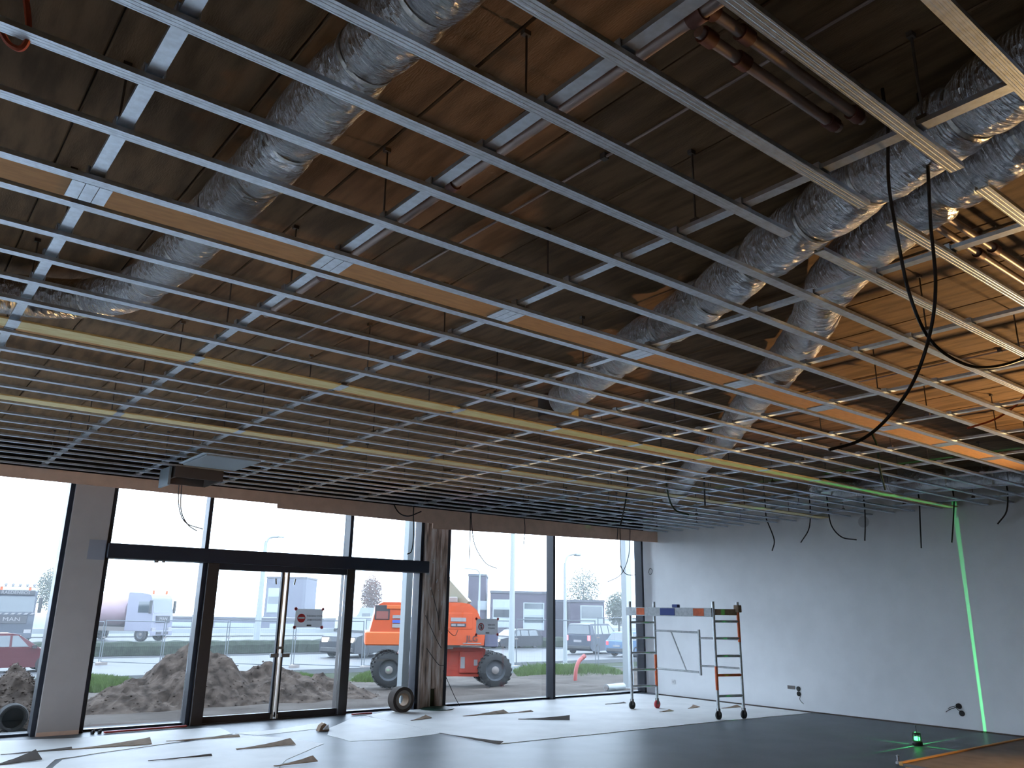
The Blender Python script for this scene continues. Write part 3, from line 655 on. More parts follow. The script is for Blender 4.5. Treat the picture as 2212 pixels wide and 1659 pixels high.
t = tag(MB().bevbox(0, (b - a).length, -.03, .03, .006, .03, .006).build('red_strip', mat('red_plastic_strip', (.45, .06, .05), .6), None, False, (a.x, a.y - .06, 0)), 'thin red plastic strip along the left window foot', 'plastic strip')
t.rotation_euler = (0, 0, math.atan2(b.y - a.y, b.x - a.x))
tag(MB().bevbox(0, .35, -.03, .03, .007, .03, .006).build('red_strip', t.data.materials[0], None, False, (6.58, 12.35, 0)), 'short red plastic strip beside the right door jamb', 'plastic strip')
for k, (x_, y_, lab) in enumerate(((186, 1578, 'left of two small black lumps at the left window foot'), (201, 1577, 'right of two small black lumps at the left window foot'))):
    q = onz(x_, y_, 0); t = thing('black_lump', lab, 'fitting', (q.x, min(q.y, 12.4), 0))
    MB().lathe([(.022, 0), (.028, .02), (.02, .038), (.008, .042)], (0, 0, 0), 'z', 12).build('lump_body', M['black'], t, True)
    MB().tube([(0, 0, .03), (.02, -.012, .065)], .008, 8).build('lump_pin', M['galv_d'], t)
# strapping roll standing against the frame
t = thing('tape_roll', 'thick brown-black roll of strapping standing by the bare column', 'roll', (7.46, 12.33, .2))
def ring(r0, r1, w_, ov=1.): return [(r0, -w_), (r1, -w_), (r1 * 1.0, w_), (r0, w_), (r0, -w_)]
MB().lathe(ring(.15, .20, .09), (0, 0, 0), 'y', 40).build('outer_roll', mat('brown_strapping', (.05, .035, .027), .85), t, True)
MB().lathe(ring(.105, .15, .085), (0, 0, 0), 'y', 40).build('inner_roll', mat('pale_strapping', (.22, .19, .165), .8), t, True)
MB().lathe(ring(.092, .105, .09), (0, 0, 0), 'y', 32).build('core_tube', M['card'], t, True)
# board stack at the lower right
c0, c1 = onz(1955, 1652, .25), onz(2212, 1600, .25)
u = (c1 - c0).normalized(); ang = math.atan2(u.y, u.x)
t = thing('board_stack', 'brown board with its lamplit edge painted orange in the lower right corner', 'board', (c0.x, c0.y, 0), ang)
for x in (.3, 3.2): MB().bevbox(x, x + .1, -1.1, -.05, 0, .20, .004).build('batten', M['card'], t)
MB().bevbox(0, 4.2, -1.25, 0, .20, .235, .003).build('lower_board', M['board_brown'], t)
MB().bevbox(-.02, 4.2, -1.25, .01, .236, .262, .003).build('upper_board', mat('grey_brown_board', (.22, .185, .155), .85, 0, .2, 5), t)
MB().bevbox(-.02, 4.2, .011, .05, .238, .272, .004).build('lamplit_edge_strip', mat('painted_lamplight_orange', (.70, .38, .11), .7), t)  # orange strip paints the warm lamplight along the board's edge
q = onz(1941, 1650, 0)
t = thing('white_peg', 'tiny white peg standing at the corner of the brown board', 'peg', q)
MB().lathe([(.03, 0), (.03, .02), (.014, .03), (.014, .08), (.022, .09), (.0, .10)], (0, 0, 0), 'z', 12).build('peg_body', M['paper'], t, True)

# electrical boxes on the right wall
def wall_boxes(lab, y, z, holes, wire):
    t = thing('wall_socket', lab, 'socket', (WX, y, z))
    for dy, dz in holes: MB().lathe([(.036, 0), (.042, -.002), (.042, -.008), (.034, -.010)], (0, dy, dz), 'x', 16).build('socket_box', M['plaster_dark'], t, True)
    for k, (a, b) in enumerate(wire): MB().tube(spline([(-.01, a[0], a[1]), (-.06, (a[0] + b[0]) / 2 + .01, (a[1] + b[1]) / 2), (-.02, b[0], b[1])], 6), .005, 5).build('socket_wire', M['cable'], t)
    return t
t = wall_boxes('pair of open black socket boxes on the wall behind the scaffold', 8.79, .33, ((0, .045), (0, -.04)), (((-.03, -.07), (-.09, -.2)),))
MB().box(-.006, 0, .07, .22, .03, .09).build('grey_plate', M['galv_d'], t)
t = wall_boxes('open socket boxes with frayed wires near the green laser line', 6.03, .29, ((0, .05), (-.03, -.05)), (((.02, .06), (.16, .0)), ((.02, .04), (.2, -.05)), ((-.02, -.03), (.03, .08))))
t = thing('wall_socket', 'white socket plate on the bright wall behind the scaffold', 'socket', (WX, 11.70, .285))
MB().bevbox(-.012, 0, -.045, .045, -.045, .045, .004).build('plate', M['socket'], t)
MB().lathe([(.024, 0), (.024, -.004)], (-.012, 0, 0), 'x', 16).build('socket_face', M['paper'], t)
t = thing('wall_stain', 'faint dark smudge high on the white right wall', 'patch', (WX, 7.25, 3.24))
MB().lathe([(.10, 0), (.10, -.002)], (0, 0, 0), 'x', 14).build('smudge', mat('grey_filler', (.52, .52, .53), .8), t)

# ------------------------------------------------------------------ paper signs taped to the glass
def paper_sign(lab, x0, x1, z0, z1, y, lines, kind):
    t = thing('paper_sign', lab, 'sign', ((x0 + x1) / 2, y, (z0 + z1) / 2), 0, 'paper signs taped to the glass')
    w, h = (x1 - x0) / 2, (z1 - z0) / 2
    sh = MB().add([(-w, 0, -h), (w, 0, -h), (w, 0, h), (-w, 0, h)], [(0, 1, 2, 3)]).build('paper_sheet', M['thin_paper'], t)
    cx, r = -w * .55, h * .48
    disc = MB().lathe([(r, 0), (r, -.002)], (cx, -.001, 0.0), 'y', 28).build('red_disc', M['signred'], t)
    if kind == 'bar': MB().box(cx - r * .8, cx + r * .8, -.005, -.003, -r * .18, r * .22).build('white_bar', M['paper'], t)
    else:
        MB().lathe([(r * .76, 0), (r * .76, -.002)], (cx, -.003, 0), 'y', 28).build('white_field', M['paper'], t)
        MB().lathe([(r * .16, 0), (r * .16, -.001)], (cx, -.005, r * .42), 'y', 12).prism([(cx - r * .2, -r * .6), (cx + r * .2, -r * .6), (cx + r * .14, r * .25), (cx - r * .14, r * .25)], 'y', -.006, -.005).build('figure', M['signink'], t)
        MB().bar((cx - r * .55, -.0065, r * .55), (cx + r * .55, -.0065, -r * .55), .001, r * .16).build('slash', M['signred'], t)
    for k, tx in enumerate(lines): text_mesh(tx, h * .30, M['signink'], t, (w * .40, -.002, h * (.22 - .42 * k)), (rad(90), 0, 0), depth=.001, xs=.8)
    MB().box(-w * .12, w * .22, -.002, -.001, -h * .88, -h * .70).build('small_stamp', M['galv_d'], t)
    for sx in (-1, 1):
        for sz in (-1, 1):
            b = MB()
            for a in (20, 80, 140): b.bar((sx * w - .028 * math.cos(rad(a)), -.003, sz * h - .028 * math.sin(rad(a))), (sx * w + .028 * math.cos(rad(a)), -.003, sz * h + .028 * math.sin(rad(a))), .003, .017)
            b.build('red_tape_star', M['signred'], t)
paper_sign('white no-entry paper sign taped to the right door leaf', 5.575, 6.045, 1.345, 1.63, 12.575, ('TOEGANG VOOR', 'ONBEVOEGDEN'), 'bar')
paper_sign('white paper sign with crossed-out walker on the pane beside the column', 9.25, 9.76, 1.21, 1.495, 12.71, ('VERBODEN', 'TOEGANG'), 'walk')

# ------------------------------------------------------------------ outside ground
M['mud'] = mat('wet_mud', (.034, .028, .024), 1.0, 0, .5, 1.1, .6, 7, base2=(.055, .047, .041), spec=.06)
M['soil'] = mat('dug_soil', (.058, .045, .037), 1.0, 0, .5, 5.0, .9, 11, base2=(.022, .017, .014), spec=.06)
M['asphalt'] = mat('wet_asphalt', (0.0203, 0.0216, 0.0243), .6, 0, .3, .5, spec=.25)
M['verge'] = mat('verge_turf', (.025, .032, .018), 1.0, 0, .4, 2, .4, 10, spec=.05)
M['grass'] = mat('grass_blade', (.055, .085, .025), .9, 0, .4, 3, spec=.1)
M['hedge'] = mat('dull_hedge', (.022, .028, .020), 1.0, 0, .4, 4, .6, 5, spec=.05)
M['white_m'] = mat('white_metal', (0.1674, 0.1836, 0.1890), .45)
M['line'] = mat('road_paint', (0.1350, 0.1350, 0.1350), .7)
M['lift'] = mat('lift_orange_paint', (.34, .055, .018), .45, 0, .12, 3, spec=.25)
M['lift_red'] = mat('lift_chassis_red', (.26, .032, .018), .5, 0, .2, 4, spec=.25)
M['lift_pale'] = mat('lift_counterweight', (.36, .075, .02), .5, spec=.25)
M['cream'] = mat('cream_boom_paint', (0.1296, 0.1188, 0.0810), .5)
M['tyre'] = mat('tyre_rubber', (0.0054, 0.0059, 0.0063), .8, 0, .3, 20)
M['rim'] = mat('grey_rim', (0.0810, 0.0864, 0.0945), .4, .4)
M['decal'] = mat('white_decal', (0.1620, 0.1539, 0.1566), .5)
M['cglass'] = mat('vehicle_glass', (0.021, 0.030, 0.036), .08, 0, spec=.7)
M['lamp_red'] = mat('lit_tail_lamp', (.3, .01, .01), .3, emit=(1, .12, .14), estr=3)
M['lamp_white'] = mat('lit_head_lamp', (.8, .8, .7), .3, emit=(1, .86, .62), estr=14)
M['galv_f'] = mat('weathered_fence_steel', (0.0720, 0.0810, 0.0900), .6, .2)
M['concrete'] = mat('light_concrete_kerb', (.085, .088, .092), .9, spec=.1)

def gstrip(name, y0, y1, dz, m, th=.06, kind='structure', x0=-60, x1=110, n=24):
    N = 6 if y1 - y0 < 20 else 60; ys = [y0 + (y1 - y0) * (k / N) ** (1 if N == 6 else 2) for k in range(N + 1)]; vs = []; fs = []
    for y in ys: vs += [(x0, y, zg(y) + dz), (x1, y, zg(y) + dz), (x0, y, zg(y) + dz - th), (x1, y, zg(y) + dz - th)]
    for k in range(N):
        a, b = 4 * k, 4 * k + 4
        fs += [(a, a + 1, b + 1, b), (a + 2, b + 2, b + 3, a + 3), (a, b, b + 2, a + 2), (a + 1, a + 3, b + 3, b + 1)]
    fs += [(0, 2, 3, 1), (4 * N, 4 * N + 1, 4 * N + 3, 4 * N + 2)]
    return tag(MB().add(vs, fs).build(name, M[m]), kind=kind)
# uneven muddy forecourt
nx, ny = 130, 46; vs = []; fs = []
Y0, Y1 = 12.86, 25.5
for j in range(ny + 1):
    y = Y0 + (Y1 - Y0) * (j / ny) ** 1.3
    for i in range(nx + 1):
        x = -14 + 50 * i / nx
        e = min(1, (y - Y0) / 1.2)
        vs.append((x, y, zg(y) + e * (.05 * mnoise.noise(Vector((x * .9, y * .9, 1))) + .03 * mnoise.noise(Vector((x * 3, y * 3, 5))))))
fs = [(j * (nx + 1) + i, j * (nx + 1) + i + 1, (j + 1) * (nx + 1) + i + 1, (j + 1) * (nx + 1) + i) for j in range(ny) for i in range(nx)]
tag(MB().add(vs, fs).build('forecourt_ground', M['mud'], None, 'all'), kind='structure')
gstrip('side_verge', 12.9, 24.6, -.22, 'verge', .3, x0=-250, x1=400)
tag(MB().box(-120, LX - .3, -80, 12.9, -.4, -.1).build('side_pavement', M['concrete']), kind='structure')
tag(MB().box(LX, 15.5, 12.86, 13.25, -.2, -.015).build('doorstep_slab', M['concrete']), kind='structure')
gstrip('field_ground', 24.5, 300, -.12, 'verge', .3, x0=-250, x1=400)
g1, g2, g3, g4 = gp(400, 1458).y, gp(400, 1419).y, gp(400, 1411).y, gp(400, 1388).y
gstrip('near_road', g1, g2, .0, 'asphalt'); gstrip('far_road', g4 + 1.5, g4 + 13, .0, 'asphalt')
gstrip('near_kerb', g1 - .25, g1, .06, 'concrete', .2); gstrip('median_kerb', g2, g2 + .25, .08, 'concrete', .25)
for k, yy in enumerate((g1 + .5, g2 - .5)): gstrip('edge_line', yy, yy + .18, .012, 'line', .02)
gstrip('far_edge_line', g4 + 2, g4 + 2.2, .012, 'line', .02)
gstrip('far_barrier', g4 + 14, g4 + 14.4, .75, 'white_m', .45); gstrip('far_yard', g4 + 15, 290, .01, 'concrete', x0=-120, x1=200)

def clump_mesh(n, spread, h, seed, wid=.02):
    rr = random.Random(seed); mb = MB(); vs = []; fs = []
    for _ in range(n):
        x, y = rr.uniform(-spread[0], spread[0]), rr.gauss(0, spread[1]); hh = h * rr.uniform(.4, 1.1) * max(.25, 1 - (x / spread[0]) ** 4 * .7); a = rr.uniform(0, 6.28)
        dx, dy = math.cos(a) * wid, math.sin(a) * wid; lx, ly = rr.gauss(0, .25) * hh, rr.gauss(0, .25) * hh; k = len(vs)
        vs += [(x - dx, y - dy, 0), (x + dx, y + dy, 0), (x + lx * .4 + dx * .7, y + ly * .4, hh * .6), (x + lx, y + ly, hh)]; fs += [(k, k + 1, k + 2), (k, k + 2, k + 3)]
    return mb.add(vs, fs)
for k, (a, b, h, lab) in enumerate((((765, 1468), (905, 1466), .42, 'tall green grass on the verge behind the lift'), ((1112, 1456), (1350, 1452), .5, 'tall green grass on the verge behind the bent red pipe'),
                                    ((570, 1470), (700, 1466), .32, 'green grass on the verge below the headlights'), ((150, 1486), (245, 1480), .55, 'green weeds beside the soil heap at left'))):
    p, q = gp(*a), gp(*b); c = (p + q) / 2; u = q - p
    o = clump_mesh(16000, (u.length / 2, .8), h * .72, k, .009).build('verge_grass', M['grass'], None, False, (c.x, c.y, zg(c.y) - .05)); o.rotation_euler = (0, 0, math.atan2(u.y, u.x))
    tag(o, lab, 'grass', None, 'stuff')

# median hedge: one clipped band with an uneven face
vs = []; fs = []; n = 260; rr = random.Random(5); hy0, hy1 = g3 - .4, g3 + 1.8
for i in range(n + 1):
    x = -40 + 90 * i / n
    for k, (y, z) in enumerate(((hy0, 0), (hy0 + .1, .5), (hy0 + .4, .72), (hy1 - .4, .74), (hy1, .5), (hy1, 0))):
        vs.append((x, y + .12 * mnoise.noise(Vector((x * 2, k, 1))), zg(y) + z * (1 + .12 * mnoise.noise(Vector((x * 1.3, k * 3, 4)))) - .05))
fs = [(i * 6 + k, (i + 1) * 6 + k, (i + 1) * 6 + k + 1, i * 6 + k + 1) for i in range(n) for k in range(5)] + [tuple(range(6)), tuple(n * 6 + k for k in range(6))[::-1]]
tag(MB().add(vs, fs).build('median_hedge', M['hedge'], None, False), 'long low grey-green hedge on the median between the roads', 'hedge')

# soil heaps
def heap(lab, c, rx, ry, h, bumps, seed, m='soil'):
    n = 84; k2 = 60; vs = []; fs = []
    for j in range(k2 + 1):
        for i in range(n + 1):
            x = -rx * 1.02 + 2.04 * rx * i / n; y = -ry * 1.1 + 2.2 * ry * j / k2; z = 0
            for bx, by, br, bh in bumps: z = max(z, bh * max(0, 1 - (((x - bx) / br) ** 2 + ((y - by) / (br * ry / rx * 1.25)) ** 2) ** .55))
            e = min(1, z * 5 / h); z = z * (1 + .25 * mnoise.noise(Vector((x * 2, y * 2, seed)))) + e * (.10 * mnoise.noise(Vector((x * 3.2, y * 3.2, seed))) + .07 * mnoise.noise(Vector((x * 8, y * 8, seed)))) - .06
            vs.append((x, y, z + zg(c.y + y) - zg(c.y)))
    fs = [(j * (n + 1) + i, j * (n + 1) + i + 1, (j + 1) * (n + 1) + i + 1, (j + 1) * (n + 1) + i) for j in range(k2) for i in range(n)]
    t = thing('soil_heap', lab, 'soil heap', c, 0, 'soil heaps on the forecourt')
    MB().add(vs, fs).build('mound', M[m], t); rr = random.Random(int(seed * 10)); cl = MB()
    for _ in range(3500):
        q = Vector(rr.choice(vs)); 
        if q.z - (zg(c.y + q.y) - zg(c.y)) < .0 and rr.random() < .75: continue
        q += Vector((rr.uniform(-.04, .04), rr.uniform(-.03, .03), .0)); r_ = .008 + .022 * rr.random() ** 3; q.z -= r_ * .3
        P = [q + Vector((a * r_ * rr.uniform(.6, 1.3), b * r_ * rr.uniform(.6, 1.3), k * r_ * rr.uniform(.5, 1.1))) for a, b, k in ((1, 0, 0), (-1, 0, 0), (0, 1, 0), (0, -1, 0), (0, 0, 1), (0, 0, -1))]
        cl.add(P, [(0, 2, 4), (2, 1, 4), (1, 3, 4), (3, 0, 4), (2, 0, 5), (1, 2, 5), (3, 1, 5), (0, 3, 5)])
    cl.build('clods', M[m], t)['kind'] = 'stuff'
    return t
c = Vector((6.5, 17.6, zg(17.6)))
heap('large brown soil heap seen through the door and left pane', c, 3.6, 2.0, 1.25, ((-.75, .2, 1.95, 1.30), (-2.0, -.3, 1.4, .6), (.9, .1, 1.9, .80), (2.2, .2, 1.5, .55)), 2.0)
c = Vector((1.75, 15.3, zg(15.3)))
heap('dark soil heap cut off by the left picture edge', c, 1.0, 1.1, .9, ((.35, 0, .95, 1.0), (-.5, .1, .7, .7)), 9.0)
t = thing('hose_coil', 'black hose coil leaning on the dark heap at far left', 'hose coil', (2.05, 13.85, zg(13.85) + .19), 0)
for k in range(4): MB().lathe([(.16 + .026 * math.cos(a), -.10 + .055 * k + .026 * math.sin(a)) for a in [2 * math.pi * i / 8 for i in range(9)]], (0, 0, 0), 'y', 28).build('hose_turn', M['tyre'], t, True)

# ------------------------------------------------------------------ boom lift
p1, p2 = gp(1070, 1484), gp(838, 1490)
u = (p1 - p2); ang = math.atan2(u.y, u.x); WBL = Vector((u.x, u.y)).length
TW = 1.75
LFT = thing('boom_lift', 'orange boom lift on black tyres parked outside behind the bare column', 'boom lift', (p2.x, p2.y, (p1.z + p2.z) / 2), ang)
def wheel(par, x, y, r, w_, side):
    wt = bpy.data.objects.new('wheel', None); COL.objects.link(wt); wt.parent = par; wt.location = (x, y, r)
    h = w_ / 2
    MB().lathe([(r * .6, -h), (r * .88, -h), (r * .97, -h * .8), (r * .97, h * .8), (r * .88, h), (r * .6, h), (r * .6, -h)], (0, 0, 0), 'y', 32).build('tyre', M['tyre'], wt, True)
    lug = MB()
    for k in range(22):
        a = 2 * math.pi * k / 22
        for s in (-1, 1):
            q = [Vector((r * .97 * math.cos(a + .07 * s), s * h * .05, r * .97 * math.sin(a + .07 * s))), Vector((r * .97 * math.cos(a + .07 * s + .16), s * h * .98, r * .97 * math.sin(a + .07 * s + .16)))]
            lug.bar(q[0], q[1], r * .09, r * .09)
    if r > .4: lug.build('tread_lugs', M['tyre'], wt)
    MB().lathe([(.02, side * h * .35), (r * .18, side * h * .5), (r * .2, side * h * .35), (r * .5, side * h * .3), (r * .58, side * h * .75), (r * .62, side * h * .98)], (0, 0, 0), 'y', 28, 0, False).build('rim', M['rim'], wt, True)
    MB().lathe([(.05, side * h * .5), (r * .2, side * h * .52), (r * .22, side * h * .7), (r * .12, side * h * .8)], (0, 0, 0), 'y', 20).build('hub', M['galv_d'], wt, True)
    return wt
wr = .455
for x in (0, WBL):
    wheel(LFT, x, .16, wr, .34, -1); wheel(LFT, x, TW - .16, wr, .34, 1)
for x in (0, WBL): MB().tube([(x, .3, wr), (x, TW - .3, wr)], .10, 12).build('axle', M['lift_red'], LFT, True)
MB().lathe([(.05, -.16), (.24, -.14), (.24, .02), (.1, .04)], (0, .42, wr), 'y', 18).build('wheel_hub', M['lift_red'], LFT, True)
MB().prism([(.35, .30), (WBL - .42, .26), (WBL - .30, .42), (WBL - .22, .98), (WBL - .3, 1.02), (.35, 1.02), (.2, .7)], 'y', .42, TW - .42).build('chassis', M['lift_red'], LFT)
MB().bevbox(WBL - .95, WBL - .3, .38, .42, .36, .92, .008).build('chassis_hatch', M['lift_red'], LFT)
for x, z, a, b in ((WBL - .92, .48, .12, .3), (WBL - .55, .55, .1, .16), (WBL - 1.5, .52, .1, .25)): MB().box(x, x + a, .372, .38, z, z + b).build('chassis_decal', M['decal'], LFT)
MB().lathe([(.55, 0), (.55, .14)], (WBL * .5, TW / 2, .98), 'z', 28).build('slew_ring', M['galv_d'], LFT, True)
MB().box(WBL * .5, WBL - .1, .36, .44, 1.03, 1.055).build('side_rail', M['white_m'], LFT)
zh0, zh1 = 1.10, 2.24
hood = MB().prism([(-.62, zh0), (2.53, zh0), (2.56, zh0 + .3), (2.46, zh0 + .62), (2.32, zh0 + .92), (2.12, zh0 + 1.08), (1.9, zh1 - .02), (-.25, zh1 - .04), (-.42, zh1 - .14), (-.5, zh1 - .5), (-.56, zh0 + .36)], 'y', -.02, TW + .02).build('hood', M['lift'], LFT)
MB().bevbox(-.68, 1.0, -.08, TW + .08, zh0 - .02, zh0 + .33, .03).build('counterweight', M['lift_pale'], LFT)
MB().bevbox(-.15, 1.02, -.05, -.015, zh1 - .22, zh1 - .12, .01).build('hood_ridge', M['lift_pale'], LFT)
MB().bevbox(-.46, -.06, -.035, -.01, zh0 + .64, zh0 + 1.02, .008).build('vent_recess', M['black'], LFT)
MB().box(-.42, -.1, -.04, -.034, zh0 + .66, zh0 + .86).build('vent_panel', mat('dark_red_vent', (.14, .04, .03), .6), LFT)
MB().bevbox(1.5, 2.2, -.032, -.018, zh0 + .42, zh0 + .84, .006).build('hood_panel', M['lift'], LFT)
for x, a, z, b, m in ((.02, .42, .68, .08, 'decal'), (.02, .42, .56, .08, 'blue'), (.02, .22, .44, .1, 'decal'), (1.6, .42, .62, .1, 'decal'), (1.6, .42, .48, .09, 'signink')): MB().box(x, x + a, -.045, -.034, zh0 + z, zh0 + z + b).build('hood_decal', M[m], LFT)
for x, a in ((1.62, .12), (1.78, .2)): MB().box(x, x + a, -.05, -.045, zh0 + .50, zh0 + .55).build('hood_decal', M['decal'], LFT)
text_mesh('JLG', .22, M['signink'], LFT, (2.2, -.03, zh0 + .17), (rad(90), 0, 0), depth=.01)
MB().box(1.95, 2.45, -.034, -.024, zh0 + .04, zh0 + .06).build('hood_decal', M['decal'], LFT)
MB().bevbox(2.56, 2.95, .1, .6, zh0 - .05, zh0 + .32, .02).build('control_box', mat('violet_grey_box', (.06, .06, .09), .5), LFT)
MB().tube(spline([(.75, .2, zh1 - .02), (.82, .2, zh1 + .09), (.92, .2, zh1 + .10), (.98, .2, zh1 - .02)], 5), .022, 8).build('lift_eye', M['black'], LFT, True)
MB().tube([(.32, .2, zh1 - .03), (.32, .2, zh1 + .05)], .06, 12).build('filler_cap', M['galv_d'], LFT, True)
bm = MB().bar((2.12, TW * .55, zh1 - .12), (1.1, TW * .8, zh1 + 1.0), .34, .40).build('boom', M['cream'], LFT)
MB().bar((1.12, TW * .8, zh1 + .95), (.98, TW * 1.4, zh1 + 1.1), .22, .26).build('boom_tip', M['cream'], LFT)
MB().bevbox(1.62, 1.86, TW * .4, TW * .7, zh1 - .02, zh1 + .14, .02).build('boom_pivot', M['galv_d'], LFT)

# white canopy posts outside
for lab, X, w_ in (('white steel canopy post outside left of the bare column', 8.80, .17), ('white steel canopy post outside at the rightmost pane', 15.2, .20)):
    t = thing('canopy_post', lab, 'post', (X, 14.5, zg(14.5)), 0, 'white canopy posts')
    MB().bevbox(-w_ / 2, w_ / 2, -.09, .09, 0, 4.2, .006).build('shaft', M['white_m'], t); MB().bevbox(-w_ / 2 - .06, w_ / 2 + .06, -.15, .15, -.05, .02, .004).build('base_plate', M['white_m'], t)
# bent red drain pipe and white pipe offcut
p = gp(1243, 1470); s = (p - Vector((0, 0, EYE))).length / F
t = thing('drain_pipe', 'bent red drain pipe sticking out of the forecourt ground', 'pipe', p)
cc = [(0, 0, -.1), (0, 0, .15), (.05, 0, .38), (.16, 0, .56), (.34, 0, .68)]
MB().tube(spline(cc, 6), .06, 14).build('pipe_bend', mat('red_brown_plastic_pipe', (.19, .028, .024), .5), t, True)
MB().tube([(.30, 0, .655), (.40, 0, .715)], .07, 14).build('pipe_socket', mat('red_pipe_socket', (.16, .024, .02), .5), t, True)
p = gp(1330, 1493)
t = thing('pipe_offcut', 'white pipe offcut lying outside the rightmost pane', 'pipe', p)
MB().tube([(-.3, 0, .08), (.35, .1, .08)], .08, 16).build('pipe_wall', M['white_m'], t, True)
MB().tube([(-.31, 0, .08), (-.295, 0, .08)], .06, 16).build('pipe_mouth', M['galv_d'], t, True)

# ------------------------------------------------------------------ site fence
f0, f1 = gp(485, 1440), gp(1112, 1449)
ud = (f1 - f0); fang = math.atan2(ud.y, ud.x); ud = Vector((ud.x, ud.y, 0)); FL = ud.length; ud.normalize()
npan = max(1, round(FL / 3.5)); PL = FL / npan; fpm = None
for k in range(-3, npan + 4):
    p = f0 + ud * PL * k; z = zg(p.y + ud.y * PL / 2)
    t = thing('fence_panel', 'galvanised mesh site-fence panel, %s from the left' % ORD[k + 3], 'fence', (p.x, p.y, z), fang, 'site fence panels')
    if fpm is None:
        fpm = []
        for x in (.06, PL - .06): fpm.append((MB().tube([(x, 0, -.05), (x, 0, 2.02)], .022, 8).build('fence_post', M['galv_f'], t, True), 'fence_post'))
        for zz in (.12, 2.0): fpm.append((MB().tube([(.06, 0, zz), (PL - .06, 0, zz)], .02, 8).build('fence_rail', M['galv_f'], t, True), 'fence_rail'))
        wm = MB()
        for i in range(1, 30): wm.bar((.06 + (PL - .12) * i / 30, 0, .12), (.06 + (PL - .12) * i / 30, 0, 2.0), .0014, .0014)
        for i in range(1, 9): wm.bar((.06, 0, .12 + 1.88 * i / 9), (PL - .06, 0, .12 + 1.88 * i / 9), .0014, .0014)
        fpm.append((wm.build('mesh_wires', M['galv_f'], t), 'mesh_wires'))
        fpm.append((MB().bevbox(.0, .22, -.30, .30, -.06, .10, .02).build('foot_block', M['galv_d'], t), 'foot_block'))
        fpm.append((MB().box(.0, .12, -.03, .03, 1.2, 1.25).build('clamp', M['galv_d'], t), 'clamp'))
    else:
        for o, nm in fpm: inst(o, nm, t, (0, 0, 0))

